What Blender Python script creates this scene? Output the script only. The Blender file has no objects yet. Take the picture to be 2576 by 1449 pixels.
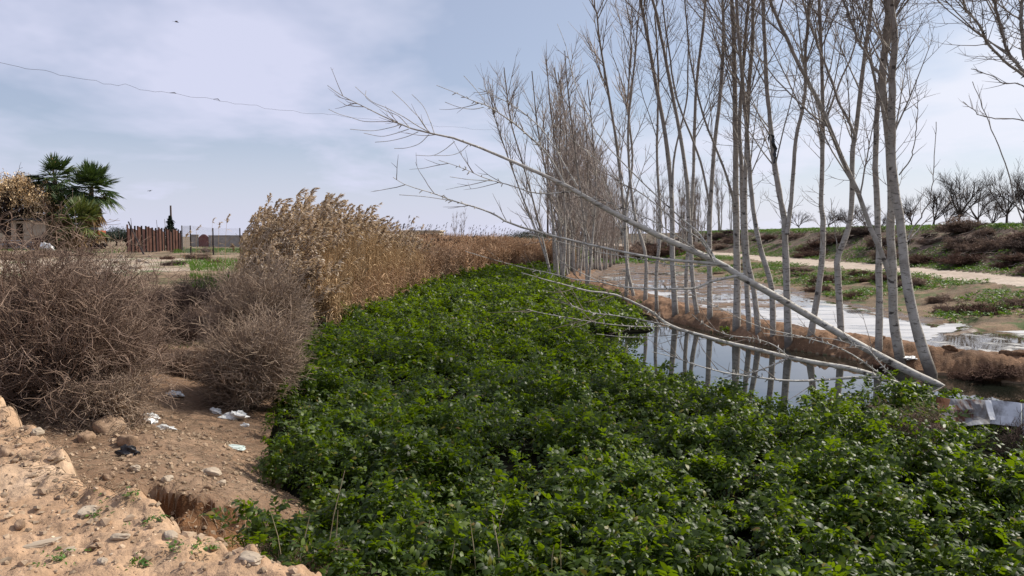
import bpy, math, random
import numpy as np
from mathutils import Vector
from mathutils.geometry import tessellate_polygon

rng = np.random.default_rng(7)
random.seed(7)
SC = bpy.context.scene
COL = SC.collection
PI = math.pi

# ------------------------------------------------------------------ camera model (1024 wide frame)
H = 2.8
FPX = 768.0
PITCH = math.atan((288 - 236) / FPX)
SP, CP = math.sin(PITCH), math.cos(PITCH)


def ray(u, v):
    a = (u - 512) / FPX
    b = (288 - v) / FPX
    return np.array([a, CP + b * SP, -SP + b * CP])


def G(u, v, z=0.0):
    """world point where the photo's pixel meets the level z"""
    d = ray(u, v)
    t = (z - H) / d[2]
    return np.array([d[0] * t, d[1] * t, z])


def W(u, v, y):
    """world point on the photo's pixel, y metres ahead"""
    d = ray(u, v)
    t = y / d[1]
    return np.array([d[0] * t, y, H + d[2] * t])


def W2(u, v, y):
    return W(u * 1024 / 2576, v * 1024 / 2576, y)


# ------------------------------------------------------------------ noise
def _hash(ix, iy, seed):
    n = (ix.astype(np.int64) * 374761393 + iy.astype(np.int64) * 668265263 + seed * 974634777) & 0xFFFFFFFF
    n = ((n ^ (n >> 13)) * 1274126177) & 0xFFFFFFFF
    n = n ^ (n >> 16)
    return (n & 0xFFFF) / 65535.0


def vnoise(x, y, seed=0):
    x0 = np.floor(x); y0 = np.floor(y)
    fx = x - x0; fy = y - y0
    fx = fx * fx * fx * (fx * (fx * 6 - 15) + 10)
    fy = fy * fy * fy * (fy * (fy * 6 - 15) + 10)
    a = _hash(x0, y0, seed); b = _hash(x0 + 1, y0, seed)
    c = _hash(x0, y0 + 1, seed); d = _hash(x0 + 1, y0 + 1, seed)
    return (a * (1 - fx) + b * fx) * (1 - fy) + (c * (1 - fx) + d * fx) * fy


def fbm(x, y, oct=4, seed=0, gain=0.5):
    s = 0; amp = 1; tot = 0; f = 1.0
    for i in range(oct):
        s = s + amp * (vnoise(x * f + i * 17.3, y * f - i * 9.1, seed + i) - 0.5)
        tot += amp; amp *= gain; f *= 2.03
    return s / tot * 2


def sstep(a, b, x):
    t = np.clip((x - a) / (b - a), 0, 1)
    return t * t * (3 - 2 * t)


def sdist(poly, x, y):
    """signed distance to a closed polygon, negative inside"""
    p = np.asarray(poly, float)
    q = np.roll(p, -1, axis=0)
    d2 = np.full(np.shape(x), 1e18)
    inside = np.zeros(np.shape(x), bool)
    for (ax, ay), (bx, by) in zip(p, q):
        ex, ey = bx - ax, by - ay
        t = np.clip(((x - ax) * ex + (y - ay) * ey) / (ex * ex + ey * ey + 1e-12), 0, 1)
        d2 = np.minimum(d2, (x - ax - t * ex) ** 2 + (y - ay - t * ey) ** 2)
        c = (ay > y) != (by > y)
        with np.errstate(divide='ignore', invalid='ignore'):
            xi = (bx - ax) * (y - ay) / (by - ay + 1e-15) + ax
        inside ^= c & (x < xi)
    d = np.sqrt(d2)
    return np.where(inside, -d, d)


# ------------------------------------------------------------------ mesh collection
class MB:
    def __init__(self):
        self.v = []; self.q = []; self.t = []; self.n = 0

    def add(self, verts, quads=None, tris=None):
        verts = np.asarray(verts, float).reshape(-1, 3)
        if quads is not None and len(quads):
            self.q.append(np.asarray(quads, np.int64).reshape(-1, 4) + self.n)
        if tris is not None and len(tris):
            self.t.append(np.asarray(tris, np.int64).reshape(-1, 3) + self.n)
        self.v.append(verts); self.n += len(verts)
        return self

    def mesh(self, name, mat, smooth=True):
        me = bpy.data.meshes.new(name)
        v = np.concatenate(self.v) if self.v else np.zeros((0, 3))
        q = np.concatenate(self.q) if self.q else np.zeros((0, 4), np.int64)
        t = np.concatenate(self.t) if self.t else np.zeros((0, 3), np.int64)
        me.vertices.add(len(v)); me.vertices.foreach_set('co', v.astype(np.float32).ravel())
        nl = q.size + t.size
        me.loops.add(nl)
        me.loops.foreach_set('vertex_index', np.concatenate([q.ravel(), t.ravel()]).astype(np.int32))
        npoly = len(q) + len(t)
        me.polygons.add(npoly)
        st = np.concatenate([np.arange(len(q)) * 4, q.size + np.arange(len(t)) * 3]).astype(np.int32)
        me.polygons.foreach_set('loop_start', st)
        me.update(calc_edges=True)
        me.polygons.foreach_set('use_smooth', np.full(npoly, smooth, dtype=bool))
        me.validate()
        for m in (mat if isinstance(mat, (list, tuple)) else [mat]):
            me.materials.append(m)
        return me

    def build(self, name, mat, parent=None, smooth=True, loc=None):
        if loc is not None:
            for i in range(len(self.v)):
                self.v[i] = self.v[i] - np.asarray(loc)
        o = bpy.data.objects.new(name, self.mesh(name, mat, smooth))
        COL.objects.link(o)
        if loc is not None and parent is None:
            o.location = tuple(float(c) for c in loc)
        if parent is not None:
            o.parent = parent
        return o

    def box(self, c, s, rz=0.0, tilt=0.0, taper=1.0):
        """box centred at c, size s"""
        x, y, z = np.array(s) / 2
        b = []
        for k, (zz, f) in enumerate(((-z, 1.0), (z, taper))):
            b += [(-x * f, -y * f, zz), (x * f, -y * f, zz), (x * f, y * f, zz), (-x * f, y * f, zz)]
        b = np.array(b)
        ct, stt = math.cos(tilt), math.sin(tilt)
        b = np.stack([b[:, 0], b[:, 1] * ct - b[:, 2] * stt, b[:, 1] * stt + b[:, 2] * ct], 1)
        cr, sr = math.cos(rz), math.sin(rz)
        b = np.stack([b[:, 0] * cr - b[:, 1] * sr, b[:, 0] * sr + b[:, 1] * cr, b[:, 2]], 1) + np.asarray(c)
        return self.add(b, [(0, 3, 2, 1), (4, 5, 6, 7), (0, 1, 5, 4), (1, 2, 6, 5), (2, 3, 7, 6), (3, 0, 4, 7)])

    def tubes(self, P, R, sides=3, caps=False):
        P = np.asarray(P, float); R = np.asarray(R, float)
        if P.ndim == 2:
            P = P[None]; R = R[None]
        N, K, _ = P.shape
        if N == 0:
            return self
        T = np.gradient(P, axis=1)
        T /= np.linalg.norm(T, axis=2, keepdims=True) + 1e-12
        D = P[:, -1] - P[:, 0]
        D /= np.linalg.norm(D, axis=1, keepdims=True) + 1e-12
        ref = np.where(np.abs(D[:, 2:3]) > 0.7, np.array([[1.0, 0.13, 0]]), np.array([[0, 0.1, 1.0]]))
        A = np.cross(T, ref[:, None, :]); A /= np.linalg.norm(A, axis=2, keepdims=True) + 1e-12
        B = np.cross(T, A)
        an = np.arange(sides) * 2 * PI / sides
        V = P[:, :, None, :] + R[:, :, None, None] * (np.cos(an)[None, None, :, None] * A[:, :, None, :] + np.sin(an)[None, None, :, None] * B[:, :, None, :])
        base = (np.arange(N) * K * sides)[:, None, None] + (np.arange(K - 1) * sides)[None, :, None]
        j = np.arange(sides)[None, None, :]; j2 = (np.arange(sides) + 1) % sides
        j2 = j2[None, None, :]
        Q = np.stack([base + j, base + j2, base + sides + j2, base + sides + j], -1).reshape(-1, 4)
        tr = None
        if caps:
            s0 = np.arange(sides)
            tr = []
            for n in range(N):
                for off in (0, (K - 1) * sides):
                    for i in range(1, sides - 1):
                        tr.append((n * K * sides + off, n * K * sides + off + i, n * K * sides + off + i + 1))
        return self.add(V.reshape(-1, 3), Q, tr)


def grow(P, R, n, tr=(0.2, 0.95), length=1.0, ang=0.7, up=0.05, wob=0.12, K=5, rmax=0.02, rf=0.6, tip=0.0015, shrink=0.5, bias=None, lvar=0.4):
    """children along parent polylines P (N,K,3) with radii R"""
    N, KP, _ = P.shape
    idx = np.repeat(np.arange(N), n)
    M = len(idx)
    t = rng.uniform(tr[0], tr[1], M)
    f = t * (KP - 1); i0 = np.minimum(f.astype(int), KP - 2); fr = (f - i0)[:, None]
    p0 = P[idx, i0]; p1 = P[idx, i0 + 1]
    pos = p0 * (1 - fr) + p1 * fr
    T = p1 - p0; T /= np.linalg.norm(T, axis=1, keepdims=True) + 1e-12
    r0 = R[idx, i0] * (1 - fr[:, 0]) + R[idx, i0 + 1] * fr[:, 0]
    rv = rng.normal(size=(M, 3)); rv -= (rv * T).sum(1, keepdims=True) * T
    rv /= np.linalg.norm(rv, axis=1, keepdims=True) + 1e-12
    a = ang * rng.uniform(0.65, 1.3, M)[:, None]
    d = np.cos(a) * T + np.sin(a) * rv
    L = length * (1 - shrink * t) * rng.uniform(1 - lvar, 1 + lvar, M)
    out = [pos]
    bz = np.array([0, 0, up]) if bias is None else np.asarray(bias) + np.array([0, 0, up])
    for k in range(K - 1):
        d = d + bz + rng.normal(size=(M, 3)) * wob
        d /= np.linalg.norm(d, axis=1, keepdims=True)
        pos = pos + d * (L / (K - 1))[:, None]
        out.append(pos)
    C = np.stack(out, 1)
    rs = np.minimum(r0 * rf, rmax)
    CR = rs[:, None] * (1 - np.linspace(0, 1, K))[None] ** 0.8 + tip
    return C, CR


def spline(pts, n):
    """Catmull-Rom through pts (any columns) resampled to n"""
    p = np.asarray(pts, float)
    p = np.vstack([2 * p[0] - p[1], p, 2 * p[-1] - p[-2]])
    m = len(p) - 3
    out = []
    for s in np.linspace(0, m - 1e-6, n):
        i = int(s); t = s - i
        a, b, c, d = p[i:i + 4]
        out.append(0.5 * (2 * b + (c - a) * t + (2 * a - 5 * b + 4 * c - d) * t * t + (3 * b - a - 3 * c + d) * t ** 3))
    return np.array(out)


def tag(o, label=None, cat=None, group=None, kind=None):
    if label: o['label'] = label
    if cat: o['category'] = cat
    if group: o['group'] = group
    if kind: o['kind'] = kind
    return o


def empty(name, loc, label, cat, group=None):
    o = bpy.data.objects.new(name, None)
    o.empty_display_size = 0.2
    COL.objects.link(o)
    o.location = tuple(float(c) for c in loc)
    return tag(o, label, cat, group)


def dup(root, loc, rz=0.0, sc=1.0, label=None, group=None):
    r = root.copy(); COL.objects.link(r)
    r.location = tuple(float(c) for c in loc)
    r.rotation_euler = (0, 0, rz)
    r.scale = (sc, sc, sc) if np.isscalar(sc) else tuple(sc)
    if label: r['label'] = label
    if group: r['group'] = group
    for ch in list(root.children):
        c = ch.copy(); COL.objects.link(c); c.parent = r
        for g in ch.children:
            d = g.copy(); COL.objects.link(d); d.parent = c
    return r


# ------------------------------------------------------------------ materials
class NT:
    def __init__(self, name):
        self.m = bpy.data.materials.new(name); self.m.use_nodes = True
        self.t = self.m.node_tree; self.t.nodes.clear()
        self.out = self.n('ShaderNodeOutputMaterial')

    def n(self, typ, **kw):
        nd = self.t.nodes.new(typ)
        for k, v in kw.items():
            setattr(nd, k, v)
        return nd

    def l(self, a, b):
        self.t.links.new(a, b)

    def coord(self, scale=(1, 1, 1), kind='Object'):
        tc = self.n('ShaderNodeTexCoord'); mp = self.n('ShaderNodeMapping')
        mp.inputs['Scale'].default_value = scale
        self.l(tc.outputs[kind], mp.inputs['Vector'])
        return mp.outputs['Vector']

    def noise(self, vec, scale, detail=4, rough=0.55, dist=0.0):
        nd = self.n('ShaderNodeTexNoise')
        nd.inputs['Scale'].default_value = scale; nd.inputs['Detail'].default_value = detail
        nd.inputs['Roughness'].default_value = rough; nd.inputs['Distortion'].default_value = dist
        self.l(vec, nd.inputs['Vector'])
        return nd.outputs['Fac']

    def ramp(self, fac, stops, interp='LINEAR'):
        nd = self.n('ShaderNodeValToRGB'); cr = nd.color_ramp; cr.interpolation = interp
        while len(cr.elements) > 1: cr.elements.remove(cr.elements[-1])
        for i, (p, c) in enumerate(stops):
            e = cr.elements[0] if i == 0 else cr.elements.new(p)
            e.position = p
            e.color = (c, c, c, 1) if np.isscalar(c) else (*c, 1)
        self.l(fac, nd.inputs['Fac'])
        return nd.outputs['Color']

    def mix(self, fac, a, b, mode='MIX'):
        nd = self.n('ShaderNodeMix', data_type='RGBA', blend_type=mode)
        for s, i in ((fac, 0), (a, 6), (b, 7)):
            if hasattr(s, 'links'): self.l(s, nd.inputs[i])
            elif np.isscalar(s): nd.inputs[i].default_value = s
            else: nd.inputs[i].default_value = (*s, 1)
        return nd.outputs[2]

    def n_map(self, val, a, b):
        nd = self.n('ShaderNodeMapRange')
        nd.inputs['From Min'].default_value = a; nd.inputs['From Max'].default_value = b
        self.l(val, nd.inputs['Value'])
        return nd.outputs[0]

    def bsdf(self, col, rough=0.8, spec=0.3, bump=None, bstr=0.4, bdist=0.02, **kw):
        b = self.n('ShaderNodeBsdfPrincipled')
        if hasattr(col, 'links'): self.l(col, b.inputs['Base Color'])
        else: b.inputs['Base Color'].default_value = (*col, 1)
        if hasattr(rough, 'links'): self.l(rough, b.inputs['Roughness'])
        else: b.inputs['Roughness'].default_value = rough
        b.inputs['Specular IOR Level'].default_value = spec
        for k, v in kw.items():
            b.inputs[k].default_value = v
        if bump is not None:
            bp = self.n('ShaderNodeBump'); bp.inputs['Strength'].default_value = bstr; bp.inputs['Distance'].default_value = bdist
            self.l(bump, bp.inputs['Height']); self.l(bp.outputs['Normal'], b.inputs['Normal'])
        return b

    def done(self, b):
        self.l(b.outputs[0], self.out.inputs['Surface'])
        return self.m


def simple(name, c1, c2, scale=4.0, rough=0.85, spec=0.2, bstr=0.4, bdist=0.02, cs=(1, 1, 1), lo=0.35, hi=0.65, detail=5, island=0.0, **kw):
    t = NT(name)
    v = t.coord(cs)
    f = t.noise(v, scale, detail)
    c = t.ramp(f, [(lo, c1), (hi, c2)])
    if island:
        g = t.n('ShaderNodeNewGeometry')
        k = t.ramp(g.outputs['Random Per Island'], [(0, 1 - island), (1, 1 + island)])
        c = t.mix(1.0, c, k, 'MULTIPLY')
    return t.done(t.bsdf(c, rough, spec, f if bstr else None, bstr, bdist, **kw))


def leafmat(name, stops, rough=0.4, spec=0.5, trans=0.25, patch=0.6, tcol=(0.10, 0.2, 0.01)):
    t = NT(name)
    g = t.n('ShaderNodeNewGeometry')
    c = t.ramp(g.outputs['Random Per Island'], stops)
    if patch:
        k = t.ramp(t.noise(t.coord(), patch, 3), [(0.3, 0.7), (0.7, 1.25)])
        c = t.mix(1.0, c, k, 'MULTIPLY')
    b = t.bsdf(c, rough, spec)
    if not trans:
        return t.done(b)
    tr = t.n('ShaderNodeBsdfTranslucent')
    tr.inputs['Color'].default_value = (*tcol, 1)
    ms = t.n('ShaderNodeMixShader'); ms.inputs[0].default_value = trans
    t.l(b.outputs[0], ms.inputs[1]); t.l(tr.outputs[0], ms.inputs[2])
    return t.done(ms)


def soilmat(name, dark, mid, light, big=0.35, fine=9.0, bdist=0.03, rough=0.95, wet=None, litter=None, green=None):
    """earth: broad patches x fine grain x pale grit; optional straw litter and green film"""
    t = NT(name)
    v = t.coord()
    n1 = t.noise(v, big, 5, 0.6); n2 = t.noise(v, fine, 8, 0.65); n3 = t.noise(v, fine * 5, 4, 0.6)
    c = t.ramp(n1, [(0.32, dark), (0.5, mid), (0.68, light)])
    k = t.ramp(n2, [(0.28, 0.62), (0.5, 1.0), (0.72, 1.3)])
    c = t.mix(1.0, c, k, 'MULTIPLY')
    vo = t.n('ShaderNodeTexVoronoi'); vo.inputs['Scale'].default_value = fine * 2.2
    t.l(v, vo.inputs['Vector'])
    gr = t.ramp(vo.outputs['Distance'], [(0.0, 1.0), (0.16, 1.0), (0.2, 0.0)])
    sel = t.ramp(t.noise(v, fine * 1.1, 2), [(0.56, 0.0), (0.64, 0.8)])
    gm = t.mix(1.0, gr, sel, 'MULTIPLY')
    c = t.mix(gm, c, tuple(min(0.75, x * 1.5 + 0.05) for x in light))
    if litter:
        lf = t.ramp(t.noise(t.coord((1.0, 5.0, 1)), fine * 2, 6, 0.7, 1.5), [(0.55, 0.0), (0.62, 0.8)])
        c = t.mix(lf, c, litter)
    if green:
        gf = t.ramp(t.noise(v, big * 1.7, 6, 0.65, 0.4), [(0.52, 0.0), (0.6, 0.85)])
        c = t.mix(gf, c, green)
    hh = t.mix(0.45, n2, n3)
    hh = t.mix(0.3, hh, gr, 'ADD')
    r = rough
    if wet:
        r = t.ramp(t.noise(v, 0.9, 4), [(0.42, wet), (0.58, rough)])
    return t.done(t.bsdf(c, r, 0.25, hh, 0.9, bdist))
# ------------------------------------------------------------------ render, camera, light
cam = bpy.data.cameras.new('camera'); cam.lens = 27.0; cam.sensor_width = 36.0
cam.clip_start = 0.05; cam.clip_end = 6000
co = bpy.data.objects.new('camera', cam); COL.objects.link(co)
co.location = (0, 0, H); co.rotation_euler = (PI / 2 - PITCH, 0, 0)
SC.camera = co
SC.view_settings.view_transform = 'Standard'; SC.view_settings.look = 'None'
SC.view_settings.exposure = 0.22; SC.view_settings.gamma = 1.0
SC.render.engine = 'CYCLES'
SC.cycles.max_bounces = 6; SC.cycles.diffuse_bounces = 3; SC.cycles.glossy_bounces = 3
SC.cycles.transmission_bounces = 4; SC.cycles.transparent_max_bounces = 4
SC.cycles.sample_clamp_indirect = 6

SUN_AZ = math.radians(64)      # to the right of the view direction
SUN_EL = math.radians(41)
sd = Vector((math.sin(SUN_AZ) * math.cos(SUN_EL), math.cos(SUN_AZ) * math.cos(SUN_EL), math.sin(SUN_EL)))
sl = bpy.data.lights.new('sun', 'SUN'); sl.energy = 5.0; sl.angle = math.radians(0.5); sl.color = (1.0, 0.93, 0.83)
so = bpy.data.objects.new('sun', sl); COL.objects.link(so)
so.rotation_euler = sd.to_track_quat('Z', 'Y').to_euler(); so.location = (60, 40, 60)

w = bpy.data.worlds.new('World'); SC.world = w; w.use_nodes = True
nt = w.node_tree; nt.nodes.clear()
def wn(t, **k):
    n = nt.nodes.new(t)
    for a, b in k.items(): setattr(n, a, b)
    return n
sky = wn('ShaderNodeTexSky', sky_type='NISHITA'); sky.sun_disc = False
sky.sun_elevation = SUN_EL; sky.sun_rotation = SUN_AZ
sky.air_density = 1.0; sky.dust_density = 0.7; sky.ozone_density = 3.5
tc = wn('ShaderNodeTexCoord'); sx = wn('ShaderNodeSeparateXYZ')
nt.links.new(tc.outputs['Generated'], sx.inputs[0])
# thin high cloud: direction projected to a flat layer so streaks flatten towards the horizon
mx = wn('ShaderNodeMath', operation='MAXIMUM'); mx.inputs[1].default_value = 0.0
nt.links.new(sx.outputs['Z'], mx.inputs[0])
ad = wn('ShaderNodeMath', operation='ADD'); ad.inputs[1].default_value = 0.16
nt.links.new(mx.outputs[0], ad.inputs[0])
dx = wn('ShaderNodeMath', operation='DIVIDE'); dy = wn('ShaderNodeMath', operation='DIVIDE')
nt.links.new(sx.outputs['X'], dx.inputs[0]); nt.links.new(ad.outputs[0], dx.inputs[1])
nt.links.new(sx.outputs['Y'], dy.inputs[0]); nt.links.new(ad.outputs[0], dy.inputs[1])
cx = wn('ShaderNodeCombineXYZ'); nt.links.new(dx.outputs[0], cx.inputs[0]); nt.links.new(dy.outputs[0], cx.inputs[1])
mp = wn('ShaderNodeMapping'); mp.inputs['Scale'].default_value = (0.9, 0.8, 1); mp.inputs['Rotation'].default_value = (0, 0, 0.5); mp.inputs['Location'].default_value = (3.3, 1.9, 0)
nt.links.new(cx.outputs[0], mp.inputs['Vector'])
n1 = wn('ShaderNodeTexNoise'); n1.inputs['Scale'].default_value = 0.95; n1.inputs['Detail'].default_value = 5; n1.inputs['Roughness'].default_value = 0.58; n1.inputs['Distortion'].default_value = 0.25
nt.links.new(mp.outputs[0], n1.inputs['Vector'])
cr = wn('ShaderNodeValToRGB'); cr.color_ramp.elements[0].position = 0.40; cr.color_ramp.elements[0].color = (0.38, 0.38, 0.38, 1)
cr.color_ramp.elements[1].position = 0.62; cr.color_ramp.elements[1].color = (0.92, 0.92, 0.92, 1)
nt.links.new(n1.outputs['Fac'], cr.inputs['Fac'])
hz_ = wn('ShaderNodeMapRange'); hz_.inputs['From Min'].default_value = 0.0; hz_.inputs['From Max'].default_value = 0.22
hz_.inputs['To Min'].default_value = 0.9; hz_.inputs['To Max'].default_value = 0.0
nt.links.new(sx.outputs['Z'], hz_.inputs['Value'])
cm = wn('ShaderNodeMath', operation='MAXIMUM'); nt.links.new(cr.outputs[0], cm.inputs[0]); nt.links.new(hz_.outputs[0], cm.inputs[1])
# the veil is brighter on the sun's side
dp = wn('ShaderNodeVectorMath', operation='DOT_PRODUCT'); dp.inputs[1].default_value = (sd.x, sd.y, sd.z)
nrm = wn('ShaderNodeVectorMath', operation='NORMALIZE'); nt.links.new(tc.outputs['Generated'], nrm.inputs[0])
nt.links.new(nrm.outputs[0], dp.inputs[0])
br = wn('ShaderNodeMapRange'); br.inputs['From Min'].default_value = 0.3; br.inputs['From Max'].default_value = 0.95
br.inputs['To Min'].default_value = 0.0; br.inputs['To Max'].default_value = 1.0
nt.links.new(dp.outputs['Value'], br.inputs['Value'])
cc = wn('ShaderNodeMix', data_type='RGBA'); cc.inputs[6].default_value = (7.2, 7.4, 9.3, 1); cc.inputs[7].default_value = (9.8, 9.95, 10.6, 1)
nt.links.new(br.outputs[0], cc.inputs[0])
mxs = wn('ShaderNodeMix', data_type='RGBA'); nt.links.new(cm.outputs[0], mxs.inputs[0])
nt.links.new(sky.outputs[0], mxs.inputs[6]); nt.links.new(cc.outputs[2], mxs.inputs[7])
bg = wn('ShaderNodeBackground'); bg.inputs['Strength'].default_value = 0.085
nt.links.new(mxs.outputs[2], bg.inputs['Color'])
wo = wn('ShaderNodeOutputWorld'); nt.links.new(bg.outputs[0], wo.inputs['Surface'])

# ------------------------------------------------------------------ plan of the place
LEFT = [(-1.76, 6.1), (-2.5, 6.3), (-1.85, 7.55), (-2.7, 8.5), (-3.3, 10.2), (-3.7, 11.9), (-4.5, 15.5), (-5.7, 22), (-6.0, 28), (-5.2, 36.4), (-4.3, 47), (-2.5, 61), (1.5, 67)]
RIGHT = [(5.0, 64), (4.6, 58), (3.3, 51), (2.6, 45.8), (3.2, 42), (4.1, 35.8), (4.5, 30.3), (4.95, 26.2), (5.5, 23.6), (6.1, 20.7), (6.8, 18.9), (7.56, 17.6), (8.0, 15.9), (8.9, 15.0), (9.7, 14.3), (12.5, 13), (17, 11.5)]
NEAR = [(17, 1), (3, 1), (0.5, 2), (-0.5, 3.4), (-1.15, 4.9)]
BASIN = LEFT + RIGHT + NEAR
POND = [(2.0, 20.8), (2.3, 19.5), (2.7, 17.4), (3.0, 15.2), (3.7, 13.2), (3.65, 11.9), (4.2, 11.3), (5.0, 12.1), (6.2, 12.6), (6.9, 12.2), (7.5, 11.8), (8.5, 11.6), (10, 12.4), (13, 12.2), (12.5, 13.2), (9.8, 14.6), (9.0, 15.3), (8.1, 16.2), (7.66, 17.8), (6.9, 19.1), (6.2, 20.9), (5.6, 23.8), (5.05, 26.4), (4.4, 25), (4.2, 22.4)]
MOUND = [(-1.0, 3.75), (-1.5, 4.05), (-2.07, 4.55), (-2.75, 5.1), (-3.4, 5.85), (-4.1, 6.6), (-4.9, 7.2), (-6.5, 7.5), (-14, 7.6), (-14, -6), (4, -6), (1.5, 0.4), (0.2, 2.0), (-0.5, 3.1)]
FOAM_GLARE = [tuple(G(u, v, 0.05)[:2]) for u, v in [(742, 309), (765, 311), (800, 308), (830, 307), (857, 314), (900, 321), (925, 327), (945, 324), (968, 323.5), (955, 330), (935, 335), (912, 342), (880, 345), (850, 342), (825, 334), (790, 325), (762, 318)]]
PUD = [tuple(G(u, v, 0.05)[:2]) for u, v in [(925, 345), (940, 338), (985, 332), (1060, 330), (1110, 340), (1080, 362), (1010, 358), (960, 350)]]


def masks(x, y):
    dB = sdist(BASIN, x, y)
    xc = np.interp(y, [-10, 1, 3, 10, 30, 45, 58, 66, 75, 90, 150, 400], [40, 40, 10, 2.5, 0, -1, 0, 3, 6.5, 10, 12, 14])
    return dB, xc


def hz_full(x, y):
    x = np.asarray(x, float); y = np.asarray(y, float)
    dB, xc = masks(x, y)
    xn = x + 0.7 * fbm(x * 0.25, y * 0.12, 3, 11)
    # left land
    s = dB + 0.25 * fbm(x * 0.8, y * 0.8, 3, 3) * np.clip(dB, 0, 1)
    zl = np.interp(s, [-0.4, 0, 1.0, 2.4, 4.5, 9], [-0.15, 0.0, 0.26, 0.55, 1.05, 1.2])
    zl = np.where(y < 10, zl + 0.14 * sstep(0.1, 0.6, s) * (1 - sstep(1.2, 2.6, s)) * sstep(10, 8.5, y), zl)
    zl = zl + np.clip(dB / 3, 0, 1) * (0.10 * fbm(x * 0.3, y * 0.3, 3, 5))
    zl = zl + np.clip(dB / 0.5, 0, 1) * (0.05 * fbm(x * 1.7, y * 1.7, 4, 6) + 0.016 * fbm(x * 9, y * 9, 3, 8))
    dM = -sdist(MOUND, x, y) + 0.16 * fbm(x * 2.3, y * 2.3, 3, 21) + 0.05 * fbm(x * 9, y * 9, 3, 22)
    mm = sstep(-0.18, 0.2, dM)
    rim = np.exp(-((dM - 0.25) / 0.22) ** 2)
    lump = np.abs(fbm(x * 3.1, y * 3.1, 4, 24))
    zm = 1.16 + 0.09 * fbm(x * 1.1, y * 1.1, 4, 23) + 0.05 * lump + 0.022 * fbm(x * 11, y * 11, 4, 25, 0.6) + 0.08 * rim * (0.4 + fbm(x * 4, y * 4, 3, 26)) + 0.03 * np.clip(dM, 0, 3)
    # clods along the back rim of the heap
    cl = np.exp(-(((x + 4.75) / 0.5) ** 2 + ((y - 7.1) / 0.35) ** 2))
    zm = zm + 0.24 * cl * (0.75 + 0.7 * fbm(x * 5, y * 5, 4, 27))
    zl = zl * (1 - mm) + np.maximum(zl, zm) * mm
    # gully scoured into the slope beyond the heap
    nz = 0.22 * fbm(x * 2.6, y * 2.6, 4, 31); nw = 0.06 * fbm(x * 8, y * 8, 3, 34)
    gm = sstep(-3.65, -3.4, x + nz) * sstep(-2.15, -2.55, x + nz) * sstep(7.08, 6.93, y + nz + nw) * sstep(5.2, 5.7, y)
    gm = gm * (1 - mm)
    zl = zl * (1 - gm) + np.minimum(zl, 0.17 + 0.16 * fbm(x * 5, y * 5, 4, 32)) * gm
    # right side
    dn = dB + 0.22 * fbm(x * 0.9, y * 0.9, 3, 41) * np.clip(dB * 2 + .3, 0, 1)
    zb = np.interp(dn, [-0.4, 0, 0.35, 0.7, 1.4, 2.3, 3], [-0.2, 0.0, 0.30, 0.44, 0.40, 0.03, -1])
    zb = zb + 0.15 * fbm(x * 2.8, y * 2.8, 5, 42, 0.6) * np.exp(-((dB - 0.5) / 0.6) ** 2) + 0.03 * fbm(x * 9, y * 9, 3, 43) * np.clip(dB * 3, 0, 1)
    mud = 0.052 + 0.055 * fbm(x * 0.55, y * 0.55, 5, 51, 0.6) + 0.018 * fbm(x * 5, y * 5, 3, 52)
    edge = 0.5 * fbm(x * 0.9, y * 0.9, 4, 55, 0.6)
    dF = sdist(FOAM_GLARE, x, y) + edge * 0.7; dP = sdist(PUD, x, y) + edge * 0.7
    mud = mud - 0.16 * sstep(0.35, -0.15, np.minimum(dF, dP))
    ze = np.interp(xn, [0, 13.3, 15.2, 19.3, 20, 23.3, 24.3, 30, 32, 80], [0, 0, 0.18, 0.80, 0.86, 0.9, 1.05, 3.25, 3.4, 3.5])
    bumpy = sstep(13.8, 16, xn) * (1 - sstep(19, 20, xn)) + sstep(23.4, 25, xn)
    ze = ze + bumpy * (0.16 * fbm(x * 0.6, y * 0.6, 4, 61) + 0.06 * fbm(x * 2.5, y * 2.5, 4, 62)) * np.where(xn > 30, 0.35, 1)
    far = sstep(62, 85, y)
    zr = np.maximum(zb, mud + ze + 0.35 * far * (1 - sstep(18, 20, xn)))
    wl = sstep(-0.6, 0.6, (xc - x) / (0.2 + np.clip((y - 62) / 10, 0, 3)))
    zo = zl * wl + zr * (1 - wl)
    dW = sdist(POND, x, y) + 0.10 * fbm(x * 2, y * 2, 3, 71)
    bed = 0.05 + 0.03 * fbm(x * 3, y * 3, 3, 72)
    zi = np.where(dW < 0, np.interp(-dW, [0, 0.1, 0.5], [-0.02, -0.15, -0.45]), np.interp(dW, [0, 0.15], [-0.02, 1.0]) * bed)
    zi = np.where(dW < 0, zi, np.minimum(zi, bed))
    zi = np.minimum(zi, np.interp(-dB, [0, 0.5], [0.0, 0.2]))
    z = np.where(dB < 0, zi, zo)
    info = dict(dB=dB, wl=wl, xn=xn, mm=mm, dM=dM, dF=dF, dP=dP, gm=gm)
    return z, info


def hz(x, y):
    z, _ = hz_full(np.atleast_1d(np.asarray(x, float)), np.atleast_1d(np.asarray(y, float)))
    return z


def hz1(x, y):
    return float(hz([x], [y])[0])


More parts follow.
